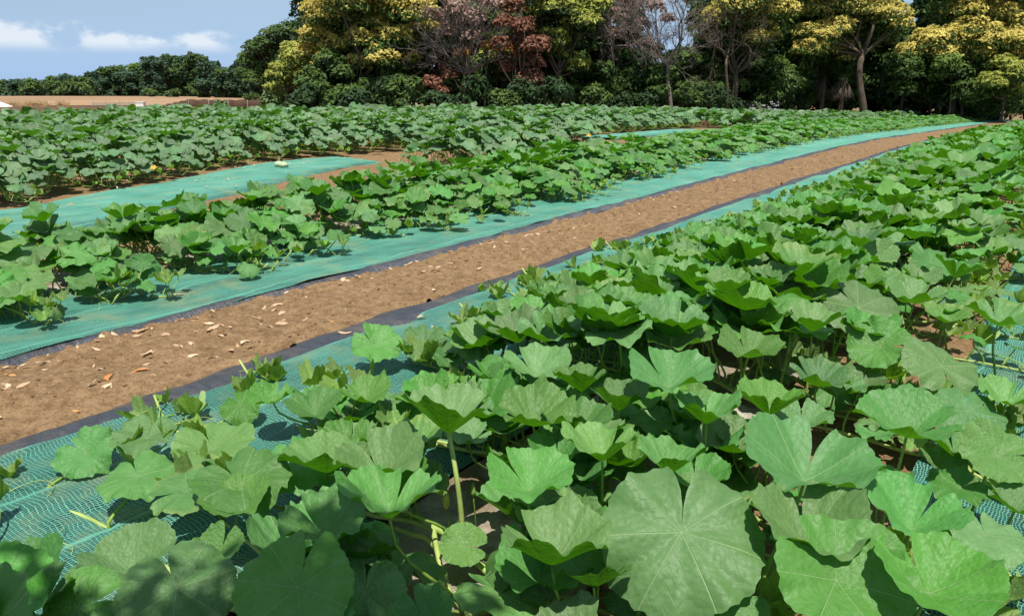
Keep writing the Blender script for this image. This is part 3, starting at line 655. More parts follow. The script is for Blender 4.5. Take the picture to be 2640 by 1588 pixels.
roots += [dict(s=a, n=6.15 + 0.05 * math.sin(a * 7), side=[(-1, 1.3), (-1, 1.1), (-1, .7), (1, .75), (1, .6), (1, .3)], row='B') for a in (0.6, 1.2, 1.75, 2.35, 2.95, 3.5, 4.1, 4.7, 5.25, 5.85)]
roots += [dict(s=a, n=-1.5, side=[(1, 1.6), (1, 1.3)], row='C') for a in (0.9, 1.6, 2.3, 3.0)]
DESC_A = ['pumpkin plant at the very bottom left, half in shade, vine tip on bare net', 'pumpkin plant with shaded blue green leaves along the bottom edge of the view',
 'pumpkin plant with yellow flower buds rising from torn pale mulch film at the bottom', 'pumpkin plant bearing the largest flat round leaf, bottom right of centre',
 'pumpkin plant just behind the one with the largest round leaf', 'pumpkin plant whose vine tip reaches over the black film nearest the camera', 'pumpkin plant beside the gap showing pale film and a yellowing curled leaf']
nr = np.random.default_rng(123); nleaf = 0; OBJ = 0
for i, p in enumerate(roots):
    rx, ry = ws(p['s'], p['n']); rz = float(tz(rx, ry)); o = empty('pumpkin_plant', (rx, ry, rz), ROT); p['o'] = o; p['leaf'] = []
    if p['row'] == 'A': lb = DESC_A[i] if i < len(DESC_A) else 'pumpkin plant among the front ones of the nearest row, beside the black film'; g = GA
    elif p['row'] == 'B': lb = 'pumpkin plant at the left end of the middle row, fan shaped leaves over the net'; g = GB
    else: lb = 'pumpkin plant outside the bottom right corner beyond the net'; g = 'pumpkin plants right of the near net'
    tag(o, lb, 'pumpkin plant', g)
    vines = [vine_path(nr, L * (0.92 + 0.16 * nr.random()), sd, (nr.normal(0, .22) - (0.15 if p['row'] == 'A' else -0.1))) for sd, L in p['side']]; p['v'] = vines
    vm = MB()
    for P in vines:
        vm.tube(P, np.linspace(0.0095, 0.0055, len(P)), 7)
        # tendrils at the tips
        for q in range(3):
            a = P[-2 - 2 * q]; th = nr.random() * 6.28; tt = np.linspace(0, 1, 9); Lt = 0.10 + 0.12 * nr.random()
            T_ = np.stack([a[0] + Lt * tt * math.cos(th) + 0.02 * np.sin(tt * 9), a[1] + Lt * tt * math.sin(th) + 0.02 * np.cos(tt * 8), a[2] + 0.05 * np.sin(tt * 3) + 0.01], 1)
            vm.tube(T_, np.linspace(0.002, 0.001, 9), 4)
    link('vine', vm.mesh('vine', [M['vine']]), o)
    for b, t, td, ti, spn, dia, yg, cupd in layout(nr, vines, 0.085 if p['row'] == 'B' else 0.078, .92 if p['row'] == 'B' else 1.0, .86 if p['row'] == 'B' else 1.0, 2 if p['row'] == 'B' else 1):
        wx = rx + t[0] * DX + t[1] * NX; wy = ry + t[0] * DY + t[1] * NY; qx, qy, qf = proj(wx, wy, rz + t[2]); qx /= D2; qy /= D2
        gs, gn = sn(wx, wy)
        if math.hypot(wx, wy) < 0.75 or (math.hypot(wx, wy) < 1.2 and wy > 0 and t[2] > .3): continue
        if p['row'] == 'A' and gs < 1.75 and gn > 1.95 and not yg: continue
        if p['row'] == 'A' and gn > 2.7 and not yg: continue
        if not yg and qf > 0 and qx < 640 and 1130 < qy < 1420: continue
        bx, by, bf = proj(wx, wy, rz + 0.05)
        if any(inpoly(qx, qy, B) or inpoly(bx / D2, by / D2, B) for B in BARE) and not yg and qf > 0 and nr.random() < .93: continue
        near = p['row'] == 'A' and qf > 0 and qy > 840 and 0 <= qx <= 2467
        if near and not yg:
            if nr.random() < 0.25: continue
            t = t.copy(); t[2] *= 0.62; dia *= 0.85
        p['leaf'].append((b, t, td, ti, spn, dia, yg, cupd, None))
for x, y, h, dia, kd, spn in hero:
    s_, n_ = sn(x, y)
    c = [p for p in roots if p['row'] == 'A']
    p = min(c, key=lambda p: abs(p['s'] - s_ - 0.1))
    u = s_ - p['s']; v = n_ - p['n']; allp = np.concatenate(p['v']); dd = np.hypot(allp[:, 0] - u, allp[:, 1] - v); b = allp[int(np.argmin(dd))].copy()
    e = np.array([u, v, 0.04]); L = np.hypot(b[0] - u, b[1] - v)
    if L > 0.20: b = e + (b - e) * 0.20 / L; b[2] = 0.03
    td0 = math.atan2(-1, 0) - ROT      # towards the camera, in plant space
    ti = {'T': 0.50, 'C': 0.10, 'U': 0.16, 'F': 0.10, 'Y': 0.7}[kd]; td = td0 + (math.pi if kd == 'U' else 0) + nr.normal(0, .25)
    p['leaf'].append((b, np.array([u, v, h]), td, ti, spn, dia, False, kd in 'CU', kd))
for p in roots:
    for b, t, td, ti, spn, dia, yg, cupd, kd in p['leaf']:
        if kd == 'T': me = HIM[int(nr.choice([2, 4, 9]))]
        elif kd == 'F': me = HIM[int(nr.choice([2, 3, 9]))]
        elif kd == 'U': me = HIM[int(nr.choice([1, 8]))]
        elif kd == 'C': me = HIM[int(nr.choice([0, 1, 5]))]
        elif yg: me = YOM[nr.integers(3)]
        else: me = HIM[int(nr.choice(CUPPED if cupd else FLAT))]
        if not yg and nr.random() < .5: me = HIM[HIM.index(me) + 10]
        if kd == 'T' and dia > .34: me = HIM[4]; ti = .58
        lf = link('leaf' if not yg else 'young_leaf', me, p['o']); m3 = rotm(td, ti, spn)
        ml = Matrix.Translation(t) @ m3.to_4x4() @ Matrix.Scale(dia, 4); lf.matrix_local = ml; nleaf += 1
        V, Q, T = tube(pet_bez(b, t, m3 @ Vector((0, 0, 1)), 7, nr.uniform(-1, 1)), np.linspace(0.0075, 0.0048, 7) * (0.6 if yg else min(1.0, 0.55 + dia)), 6, False)
        pm = mesh_from('petiole', V, Q, T, None, [M['petiole']]); pm.transform(ml.inverted())
        link('petiole', pm, lf)
print('near leaves', nleaf, 'plants', NPL + len(roots))

# thick curved stem, flower buds at the plant in the torn film
p = roots[2]; o = p['o']
def toplant(px, py, h):
    x, y, z, t = unproj(px * D2, py * D2, h); s_, n_ = sn(x, y); return np.array([s_ - p['s'], n_ - p['n'], h])
mbx = MB()
def spl(pts, n=16):
    pts = np.array(pts); t = np.linspace(0, len(pts) - 1, n); r_ = []
    for q in t:
        i = min(int(q), len(pts) - 2); f = q - i; p0, p1, p2, p3 = pts[max(i - 1, 0)], pts[i], pts[i + 1], pts[min(i + 2, len(pts) - 1)]
        r_.append(0.5 * ((2 * p1) + (p2 - p0) * f + (2 * p0 - 5 * p1 + 4 * p2 - p3) * f * f + (3 * p1 - p0 - 3 * p2 + p3) * f ** 3))
    return np.array(r_)
mbx.tube(spl([toplant(1262, 1330, .20), toplant(1255, 1385, .13), toplant(1225, 1440, .07), toplant(1160, 1475, .04), toplant(1050, 1478, .04)]), 0.0125, 8)
mbx.tube(spl([toplant(1075, 1335, .05), toplant(1110, 1310, .09), toplant(1112, 1250, .18), toplant(1100, 1150, .32), toplant(1082, 1045, .44)]), np.linspace(.011, .007, 16), 8)
mbx.tube(spl([toplant(1060, 1335, .04), toplant(1030, 1298, .08), toplant(985, 1285, .08), toplant(950, 1270, .04)]), 0.009, 8)
mbx.tube(spl([toplant(1100, 1315, .05), toplant(1160, 1335, .05), toplant(1215, 1362, .03)]), 0.008, 8)
link('stem', mbx.mesh('stem', [M['vine']]), o)
tp_ = toplant(1082, 1045, .44); lf = link('leaf', HIM[8], o); lf.matrix_local = Matrix.Translation(tp_) @ rotm(math.atan2(1, .3) - ROT, .18, .8).to_4x4() @ Matrix.Scale(.30, 4)
def bud(P0, h, r0, mt):
    t = np.linspace(0, 1, 9); V, Q, T = tube(np.stack([0 * t, 0 * t, t * h], 1), r0 * np.array([.25, .8, 1, .95, .85, .75, .6, .4, .1]), 10)
    f = 1 + 0.18 * np.cos(np.arctan2(V[:, 1], V[:, 0]) * 5); V[:, :2] *= f[:, None]; return V + P0, Q, T
for (bx, by, h0, hh, rr, yb) in ((1075, 1225, .13, .085, .013, 1), (1195, 1405, .07, .04, .009, 0), (1258, 1440, .06, .045, .009, 0), (1105, 1275, .12, .035, .008, 0), (1140, 1195, .20, .05, .009, 0), (1300, 1440, .06, .05, .009, 0)):
    P0 = toplant(bx, by, h0); b_ = MB(); b_.add(*bud(P0, hh, rr, 0)); fo = link('flower_bud', b_.mesh('flower_bud', [M['bud'] if yb else M['petiole']]), o)
    st = MB(); st.tube(spl([P0 * [1, 1, 0] + [0.03, .02, .02], P0 * [1, 1, .5] + [0.01, 0, 0], P0 + [0, 0, .004]], 8), 0.0025, 5); link('flower_stalk', st.mesh('flower_stalk', [M['petiole']]), fo)

# a few open orange flowers and two small unripe pumpkins in the far crop
def flower(px, py, h, lb):
    x, y, z, t = unproj(px, py, h); m_ = MB()
    for q in range(5):
        a = q * 1.257; rr = np.array([[0, 0, 0], [.03, -.018, .03], [.03, .018, .03], [.065, -.02, .05], [.065, .02, .05], [.09, 0, .045]])
        c_, s_ = math.cos(a), math.sin(a); V = np.stack([rr[:, 0] * c_ - rr[:, 1] * s_, rr[:, 0] * s_ + rr[:, 1] * c_, rr[:, 2]], 1); m_.add(V, [(1, 3, 4, 2)], [(0, 1, 2), (3, 5, 4)])
    o_ = link('pumpkin_flower', m_.mesh('pumpkin_flower', [M['petal']]), None, (x, y, z), (0.5, 0, 0.2), (.6, .6, .6)); tag(o_, lb, 'flower', 'orange pumpkin flowers')
flower(397, 436, .25, 'orange pumpkin flower low in the front of the far crop at left')
flower(1404, 357, .42, 'small orange flower above the leaves left of the distant turquoise net')
flower(1517, 352, .42, 'small orange flower nearest the distant turquoise net')
for px, py, lb in ((719, 424, 'pale unripe pumpkin on the turquoise net, left one of the pair'), (731, 426, 'pale unripe pumpkin on the turquoise net, right one of the pair')):
    x, y, z, t = unproj(px, py, .07); th = np.linspace(0, 2 * math.pi, 25)[:-1]; m_ = MB(); V = []
    for q in np.linspace(-1.4, 1.4, 9): V.append(np.stack([.08 * math.cos(q) * (1 + .05 * np.cos(8 * th)) * np.cos(th), .08 * math.cos(q) * (1 + .05 * np.cos(8 * th)) * np.sin(th), np.full(24, .06 * math.sin(q))], 1))
    V = np.concatenate(V); i = np.arange(8)[:, None] * 24; j = np.arange(24)[None]; m_.add(V, np.stack([i + j, i + (j + 1) % 24, i + 24 + (j + 1) % 24, i + 24 + j], -1).reshape(-1, 4))
    m_.tube([[0, 0, .05], [.005, 0, .075], [.02, 0, .09]], .008, 6)
    tag(link('pumpkin', m_.mesh('pumpkin', [M['fruit']]), None, (x, y, z)), lb, 'pumpkin', 'unripe pumpkins on the net')

# ------------------------------------------------------------------ fallen leaves
def dry_mesh(seed, mat):
    r = np.random.default_rng(seed); nu, nv = 11, 5; u = np.linspace(0, 1, nu)[:, None] + 0 * np.zeros((1, nv)); v = np.linspace(-1, 1, nv)[None] + 0 * u
    wdt = 0.15 * np.sin(u * math.pi) ** 0.8 * (1 + .25 * r.normal() * (u - .5)); cu, cl = r.uniform(-.35, .45), r.uniform(.3, 1.4); bend = r.uniform(-.15, .15)
    x = (u - .5); y = v * wdt + bend * np.sin(u * math.pi); z = 0.07 + cl * (v * wdt) ** 2 * 2.2 + cu * (u - .5) ** 2 + 0.03 * np.sin(u * 7 + r.random() * 6) * v
    P = np.stack([x, y, z], -1).reshape(-1, 3); i = np.arange(nu - 1)[:, None] * nv; j = np.arange(nv - 1)[None]
    m_ = MB(); m_.add(P, np.stack([i + j, i + nv + j, i + nv + j + 1, i + j + 1], -1).reshape(-1, 4)); m_.tube([P[2], P[2] + [-.1, .01, .01]], .008, 4)
    return m_.mesh('fallen_leaf', [mat])
DRY = [dry_mesh(i, M['dry']) for i in range(9)]; DRO = [dry_mesh(20 + i, M['dry_orange']) for i in range(3)]
rf = np.random.default_rng(31)
cl = [(1.2, 3.8), (1.05, 4.05), (5.3, 4.05), (3.4, 4.3), (2.6, 3.9), (2.2, 4.2), (4.2, 3.95), (1.9, 3.9), (1.5, 4.3), (3.0, 4.25), (6.0, 4.1), (2.0, 4.45)]
for i in range(285):
    if i >= 245: s = rf.uniform(3.2, 9.2); n = rf.uniform(float(np.interp(s, EDS, EDL)) + .2, float(np.interp(s, EDS, EDU)) - .2); wh = 2
    elif i < 105: c = cl[rf.integers(len(cl))]; s = c[0] + rf.normal(0, .20); n = c[1] + rf.normal(0, .13); wh = 0
    elif i < 215: s = 0.8 + 11 * rf.random() ** 1.7; n = rf.uniform(3.60, 4.48); wh = 0
    else: s = rf.uniform(0.6, 9); n = rf.choice([rf.uniform(2.3, 3.35), rf.uniform(4.7, 5.3)]); wh = 1
    x, y = ws(s, n); lo, hi = float(pA(np.array([s]))[0]) - .05, float(pB(np.array([s]))[0]) + .05
    if wh == 0: n = min(max(n, lo + .08), hi - .08); x, y = ws(s, n); z = float(tz(x, y)) + float(z_path(np.array([s]), np.array([n]), np.array([(n - lo) / (hi - lo)]))[0])
    else: z = float(tz(x, y)) + 0.06
    og = rf.random() < .12; L = rf.uniform(.035, .10); me = DRO[rf.integers(3)] if og else DRY[rf.integers(9)]
    ob = link('fallen_leaf', me, None, (x, y, z - 0.002), (rf.normal(0, .28) + (3.14 if rf.random() < .4 else 0), rf.normal(0, .22), rf.random() * 6.28), (L, L, L))
    if abs(ob.rotation_euler[0]) > 1.5: ob.location.z += L * 0.16
    where = 'lying on the bare soil path' if wh == 0 else ('on the green net below the path' if n < 4 else 'on the green net above the path' if n < 7 else 'on the turquoise net before the far crop')
    tag(ob, ('orange brown dry fallen leaf ' if og else 'pale tan curled dry leaf ') + where, 'fallen leaf', 'fallen leaves on the path' if wh == 0 else 'fallen leaves on the nets')

# ------------------------------------------------------------------ trees
def cards(r, C, rad, n, size, mat, MBo, squash=0.75, fill=0.35, dn=-0.35, mat2=None, jag=0.16):
    """leaf-sized cards on the shell of a lumpy clump; mat2 covers the lower part"""
    d = r.normal(size=(n, 3)); d /= np.linalg.norm(d, axis=1)[:, None]; d[:, 2] = np.where(d[:, 2] < dn, -d[:, 2], d[:, 2])
    rr = np.where(r.random(n) < fill, r.uniform(0.4, 0.9, n), r.uniform(0.88, 1.05, n)) * (1 + jag * np.sin(d[:, 0] * 5 + C[0] * 3) * np.cos(d[:, 1] * 6 + C[1]) + jag * .7 * np.sin(d[:, 2] * 8 + C[2] * 5))
    P = C + d * rr[:, None] * np.array([rad, rad, rad * squash])
    nn = d + 0.75 * r.normal(size=(n, 3)) * 0.6 + np.array([0, 0, 0.45]); nn /= np.linalg.norm(nn, axis=1)[:, None]
    t = np.cross(nn, r.normal(size=(n, 3))); t /= np.linalg.norm(t, axis=1)[:, None]; b = np.cross(nn, t)
    sz = size * r.uniform(0.6, 1.4, n)[:, None]; 
    V = np.stack([P - t * sz, P - b * sz * .42 - nn * sz * .12, P + t * sz, P + b * sz * .42 - nn * sz * .12], 1).reshape(-1, 3)
    Q = np.arange(n * 4).reshape(-1, 4)
    if mat2 is None: MBo.add(V, Q, None, None, mat)
    else:
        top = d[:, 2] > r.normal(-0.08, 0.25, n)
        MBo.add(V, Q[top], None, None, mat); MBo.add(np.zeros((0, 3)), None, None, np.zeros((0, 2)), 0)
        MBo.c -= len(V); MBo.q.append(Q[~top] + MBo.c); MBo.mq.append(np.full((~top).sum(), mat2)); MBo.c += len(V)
def limb(MBo, r, a, b, r0, r1, wob=0.12, k=7):
    a = np.array(a, float); b = np.array(b, float); L = np.linalg.norm(b - a); t = np.linspace(0, 1, 7)[:, None]
    P = a + (b - a) * t + np.sin(t * math.pi) * r.normal(0, wob * L * .4, (1, 3)) + np.sin(t * 2 * math.pi) * r.normal(0, wob * L * .2, (1, 3)); P[:, 2] += np.sin(t[:, 0] * math.pi) * 0
    MBo.tube(P, np.linspace(r0, r1, 7), k); return P
def twigs(MBo, r, a, dirv, L, rad, depth):
    """forking bare branches"""
    dirv = np.array(dirv, float); dirv /= np.linalg.norm(dirv); b = np.array(a) + dirv * L
    P = limb(MBo, r, a, b, rad, rad * 0.62, 0.22, 5 if depth > 1 else 3)
    if depth == 0: return
    for q in range(3 if depth > 1 else 4):
        d = dirv + r.normal(0, 0.55, 3); d[2] += 0.12; st = P[r.integers(3, 7)]
        twigs(MBo, r, st, d, L * r.uniform(0.5, 0.78), rad * 0.58, depth - 1)
PXM = lambda dist: dist / 1960.0
def tree(px, dist, clumps, label, kind, group, mats, trunk_r=0.15, bark='bark', seed=0, size=0.13, dens=1.0, squash=0.72, lower=None, lean=0.0, name='tree', fork=None):
    """clumps: (px, py, radius px[, depth offset m]); px are photograph pixels, turned into metres at this tree's distance"""
    r = np.random.default_rng(seed + 1000); size *= .8; dens *= 1.1
    if fork is None: trunk_r *= .6
    def pt(qx, qy, off=0.0):
        a, f, u = ray(qx, qy); t = (dist + off) / f; return np.array([a * t, dist + off, CAMZ + u * t])
    a, f, u = ray(px, 280); bx, by = a * dist / f, dist; bz = float(tz(bx, by)) - 0.1; base = (bx, by, bz)
    o = empty(name, base); fol = MB(); tk = MB(); cen = []
    for c in clumps:
        P = pt(c[0], c[1], c[3] if len(c) > 3 else r.uniform(-.8, .8)); rad = c[2] * PXM(dist) * 1.0; cen.append((P, rad))
        n = int(170 * dens * (rad / 0.8) ** 2 * (0.13 / size) ** 2 * 2.0)
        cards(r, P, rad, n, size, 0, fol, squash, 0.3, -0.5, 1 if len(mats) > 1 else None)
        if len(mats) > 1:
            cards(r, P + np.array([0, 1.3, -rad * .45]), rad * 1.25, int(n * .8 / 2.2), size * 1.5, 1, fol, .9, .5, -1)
        # small satellites make the outline uneven
        for q in range(5):
            a_ = r.random() * 6.28; e_ = r.uniform(-.3, 1.1); P2 = P + rad * 0.85 * np.array([math.cos(a_) * math.cos(e_), math.sin(a_) * math.cos(e_), math.sin(e_) * squash])
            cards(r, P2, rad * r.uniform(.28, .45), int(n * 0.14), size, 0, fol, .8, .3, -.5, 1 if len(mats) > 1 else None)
    cz = np.mean([c[0] for c in cen], axis=0); top = max(c[0][2] for c in cen)
    fk = np.array([bx + (cz[0] - bx) * .35 + lean, by, bz + (min(c[0][2] for c in cen) - bz) * 0.7 + .3]) if fork is None else pt(*fork)
    limb(tk, r, (bx, by, bz - .2), fk, trunk_r * .95, trunk_r * .62, 0.10, 9)
    for P, rad in cen: limb(tk, r, fk + r.normal(0, .05, 3), P - [0, 0, rad * .2], trunk_r * .36, trunk_r * .10, 0.2, 6)
    me = fol.mesh('crown', [M[q] for q in mats], False); me.transform(Matrix.Translation(base).inverted()); link('crown', me, o)
    me = tk.mesh('trunk', [M[bark]]); me.transform(Matrix.Translation(base).inverted()); link('trunk', me, o)
    return tag(o, label, kind, group)
G = 'trees of the wood behind the field'
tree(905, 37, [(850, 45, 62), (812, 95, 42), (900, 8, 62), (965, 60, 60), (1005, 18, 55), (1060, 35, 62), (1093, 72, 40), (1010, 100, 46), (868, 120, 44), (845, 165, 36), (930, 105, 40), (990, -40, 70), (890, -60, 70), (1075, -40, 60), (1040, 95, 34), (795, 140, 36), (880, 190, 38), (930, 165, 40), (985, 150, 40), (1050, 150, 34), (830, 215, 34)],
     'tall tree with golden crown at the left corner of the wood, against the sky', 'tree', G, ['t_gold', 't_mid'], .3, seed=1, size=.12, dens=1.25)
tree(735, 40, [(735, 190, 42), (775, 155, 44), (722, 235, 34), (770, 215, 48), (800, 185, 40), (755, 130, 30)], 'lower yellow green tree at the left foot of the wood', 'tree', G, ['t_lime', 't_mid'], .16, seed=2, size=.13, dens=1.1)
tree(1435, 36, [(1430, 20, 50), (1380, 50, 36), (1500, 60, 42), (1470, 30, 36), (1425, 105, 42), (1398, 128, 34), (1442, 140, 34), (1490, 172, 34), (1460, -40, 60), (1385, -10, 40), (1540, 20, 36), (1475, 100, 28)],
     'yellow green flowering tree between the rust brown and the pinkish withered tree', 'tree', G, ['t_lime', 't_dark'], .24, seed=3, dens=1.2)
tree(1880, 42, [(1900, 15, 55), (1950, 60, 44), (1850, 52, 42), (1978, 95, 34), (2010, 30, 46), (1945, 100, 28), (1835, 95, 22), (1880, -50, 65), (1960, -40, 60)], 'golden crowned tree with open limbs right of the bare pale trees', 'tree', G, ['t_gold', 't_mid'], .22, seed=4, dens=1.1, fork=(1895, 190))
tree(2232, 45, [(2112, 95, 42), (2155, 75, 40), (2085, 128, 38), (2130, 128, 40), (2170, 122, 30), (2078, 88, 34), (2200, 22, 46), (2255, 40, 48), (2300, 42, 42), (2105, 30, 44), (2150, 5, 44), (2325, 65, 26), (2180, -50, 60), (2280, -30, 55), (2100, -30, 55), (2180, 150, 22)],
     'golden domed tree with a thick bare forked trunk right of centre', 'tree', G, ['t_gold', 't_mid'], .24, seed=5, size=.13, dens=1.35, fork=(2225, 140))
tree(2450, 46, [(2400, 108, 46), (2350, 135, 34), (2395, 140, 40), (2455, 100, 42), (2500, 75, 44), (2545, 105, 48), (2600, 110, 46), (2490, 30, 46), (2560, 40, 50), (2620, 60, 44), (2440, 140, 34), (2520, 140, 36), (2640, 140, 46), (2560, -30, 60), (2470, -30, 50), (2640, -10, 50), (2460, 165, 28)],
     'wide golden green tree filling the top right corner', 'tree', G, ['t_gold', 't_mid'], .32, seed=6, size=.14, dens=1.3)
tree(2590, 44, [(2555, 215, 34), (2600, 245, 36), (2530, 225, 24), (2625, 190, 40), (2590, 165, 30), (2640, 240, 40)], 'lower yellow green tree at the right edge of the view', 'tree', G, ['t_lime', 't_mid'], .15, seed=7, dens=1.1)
tree(2450, 45.2, [(2440, 165, 34), (2470, 172, 26), (2425, 195, 28)], 'small light green tree below the wide golden crown at right', 'tree', G, ['t_light', 't_mid'], .1, seed=8)
tree(1820, 44, [(1815, 165, 36), (1850, 190, 32), (1790, 210, 36), (1830, 240, 34), (1900, 225, 30), (2000, 165, 26), (2020, 190, 30)], 'olive green small tree under the bare pale branches', 'tree', G, ['t_light', 't_dark'], .12, seed=9)
tree(2062, 46, [(2062, 215, 24), (2055, 235, 20), (2085, 190, 20), (2070, 180, 16)], 'bright fresh green sapling in the dark wood left of the forked trunk', 'tree', G, ['t_light'], .06, seed=10, size=.11)
tree(1345, 35, [(1350, 70, 30), (1345, 105, 38), (1385, 120, 34), (1340, 140, 26), (1370, 205, 34), (1345, 230, 26), (1310, 175, 24), (1395, 230, 22), (1300, 60, 28), (1325, 20, 30), (1290, 110, 22), (1375, 160, 28), (1380, 255, 18)], 'withered tree with rust brown foliage in the middle of the wood', 'tree', G, ['t_rust'], .16, 'bark', seed=11, dens=1.0)
tree(1112, 36, [(1115, 215, 24), (1160, 195, 20), (1140, 235, 18), (1145, 175, 14)], 'small withered tree with dull red brown leaves low in the wood', 'tree', G, ['t_rust'], .08, 'bark_dark', seed=12)
tree(1252, 36.5, [(1192, 142, 20), (1310, 130, 20), (1252, 120, 16), (1275, 132, 14)], 'thin tree with orange leaf tufts between the grey dead branches', 'tree', G, ['t_orange', 't_lime'], .10, 'bark_grey', seed=13)
tree(1580, 38, [(1555, 75, 26), (1590, 90, 24), (1600, 40, 28), (1650, 70, 26), (1560, 100, 14), (1690, 20, 26), (1620, 10, 30), (1540, 30, 26), (1665, 110, 18), (1580, 130, 20), (1720, 50, 20)], 'withered tree with pinkish brown leaf clusters right of centre', 'tree', G, ['t_pink'], .14, 'bark', seed=14, dens=.8)
tree(1190, 35.6, [(1180, 20, 34), (1225, 50, 30), (1150, 80, 28), (1260, 10, 34), (1120, 40, 26), (1215, 95, 24)], 'half withered tree with sparse purplish brown twigs left of the rust brown tree', 'tree', G, ['t_pink'], .1, seed=15, dens=.38)
def dead_tree(px, dist, tops, label, seed, tr=.13, bark='bark_grey'):
    tr *= .7
    r = np.random.default_rng(seed); a, f, u = ray(px, 280); bx, by = a * dist / f, dist; bz = float(tz(bx, by)) - .1; o = empty('dead_tree', (bx, by, bz)); tk = MB(); br = MB()
    def pt(qx, qy, off=0.0):
        a, f, u = ray(qx, qy); t = (dist + off) / f; return np.array([a * t, dist + off, CAMZ + u * t])
    fk = pt(*tops[0]); limb(tk, r, (bx, by, bz - .1), fk, tr, tr * .7, .12, 8)
    for c in tops[1:]:
        e = pt(c[0], c[1], r.uniform(-1, .6)); P = limb(br, r, fk, e, tr * .5, tr * .22, .2, 6); d = e - fk
        for q in range(10): twigs(br, r, P[r.integers(2, 7)], d + r.normal(0, 1.3, 3), r.uniform(.6, 1.15), tr * .17, 3)
    for m_, nm in ((tk, 'trunk'), (br, 'branches')):
        me = m_.mesh(nm, [M[bark]]); me.transform(Matrix.Translation((bx, by, bz)).inverted()); link(nm, me, o)
    return tag(o, label, 'dead tree', 'bare dead trees in the wood')
dead_tree(1215, 36, [(1210, 190), (1120, 60), (1100, 140), (1180, 90), (1260, 20), (1280, 90), (1150, 30), (1150, 170), (1290, 150), (1330, 10), (1230, 40)], 'bare grey dead tree with a haze of twigs left of the rust brown tree', 41)
dead_tree(1725, 37.5, [(1722, 170), (1640, 60), (1690, 30), (1760, 60), (1700, 110), (1660, 120), (1780, 110), (1740, 10), (1620, 20)], 'bare pale dead tree with sky behind its branches right of the pinkish tree', 42, .15)
dead_tree(1580, 37, [(1578, 120), (1540, 40), (1600, 30), (1640, 20), (1655, 100), (1560, 80)], 'slim bare dead tree beside the pinkish withered tree', 43, .12)
dead_tree(1860, 41, [(1872, 150), (1850, 70), (1900, 40), (1930, 90), (1830, 110)], 'bare branched tree inside the open golden crown', 44, .14, 'bark')
# dark evergreen trees standing behind and between
rt = np.random.default_rng(8)
def dark(px, dist, top, wpx, lb, mats, seed, bottom=268, size=.17, dens=.8, bark='bark_dark', trr=.2, kind='tree', group=G):
    cl_ = []; r = np.random.default_rng(seed); y = top
    while y < bottom:
        f = 0.55 + 0.45 * math.sin(min(1, (y - top) / 90 + .25) * 1.57); n = max(1, int(2 * wpx * f / 60))
        for q in range(n): cl_.append((px + (q + .5 - n / 2) * 58 * 2 * wpx * f / max(60, n * 58 * 2 * wpx * f / (2 * wpx * f)) * 1.0 + r.normal(0, 8), y + r.normal(0, 10), r.uniform(26, 44)))
        y += 38
    return tree(px, dist, cl_, lb, kind, group, mats, trr, bark, seed, size, dens, .8)
L_ = [(1290, 37.8, 60, 40, 'dull green leafy tree behind the grey dead branches'), (1600, 38.6, 90, 45, 'dull green leafy tree behind the pinkish withered tree'), (1850, 43.2, 120, 45, 'dull green leafy tree behind the open golden crown'), (1560, 37.4, 185, 45, 'leafy green tree at the foot of the pinkish withered tree'), (1690, 37.8, 200, 55, 'leafy green tree at the foot of the bare pale tree'), (1790, 41, 215, 40, 'low leafy green tree left of the open golden tree'), (2010, 43.8, 215, 45, 'low leafy dark tree left of the white flowering shrub'), (2330, 46, 200, 40, 'low leafy tree right of the thick forked trunk'), (2480, 45.4, 205, 50, 'low leafy tree under the wide golden crown'), (850, 36.3, 165, 70, 'leafy dark green tree in front of the golden corner tree'), (985, 36.6, 140, 62, 'leafy dark green tree right under the golden corner crown'), (1200, 37.2, 170, 55, 'dark leafy tree under the grey dead branches'), (1350, 37, 190, 52, 'dark leafy tree at the foot of the rust brown tree'), (1830, 42.6, 200, 50, 'dark leafy tree at the foot of the open golden tree'), (880, 38.5, 150, 90, 'dark evergreen mass under the golden corner tree'), (1010, 38, 130, 80, 'dark evergreen tree right of the golden corner tree'), (1130, 39.5, -30, 70, 'tall dark evergreen behind the grey dead branches'),
      (1270, 40, -20, 70, 'tall dark evergreen between grey dead branches and rust brown tree'), (1400, 38.5, 120, 60, 'dark evergreen below the rust brown tree'), (1520, 40, -30, 62, 'tall dark evergreen left of the pinkish withered tree'),
      (1500, 37.5, 190, 70, 'dark green tree at the foot of the yellow green tree'), (1640, 42, 165, 70, 'dark green low tree beneath the pinkish withered tree'), (1770, 43, 150, 70, 'dark green low tree under the bare pale branches'),
      (1905, 45, 150, 70, 'dark evergreen below the open golden crown'), (2040, 47, -20, 60, 'tall dark evergreen between the two golden crowns'), (2140, 48, 150, 70, 'dark evergreen under the golden domes'),
      (2300, 49, 80, 62, 'dark evergreen right behind the forked trunk'), (2385, 50, -20, 60, 'tall blackish evergreen left of the wide golden tree'), (2400, 47, 180, 70, 'dark evergreen under the wide golden tree'),
      (2540, 48.5, 150, 80, 'dark evergreen behind the lower yellow green tree at right'), (2660, 50, 0, 80, 'dark evergreen at the right frame edge'), (1930, 47.5, -40, 50, 'tall dark evergreen behind the open golden crown'),
      (1340, 41, -40, 60, 'tall dark evergreen behind the rust brown tree'), (800, 40, 215, 60, 'dark undergrowth tree at the left foot of the wood'), (2480, 52, -10, 60, 'dark evergreen behind the wide golden crown'), (2230, 50, 60, 50, 'dark evergreen behind the forked trunk'), (1080, 41, 40, 50, 'dark evergreen far behind the grey dead branches')]
for i, (px, ds, tp, wp, lb) in enumerate(L_): dark(px, ds, tp, wp, lb, ['t_mid', 't_dark'] if i % 3 or i < 12 else ['t_dark'], 200 + i, dens=1.5)
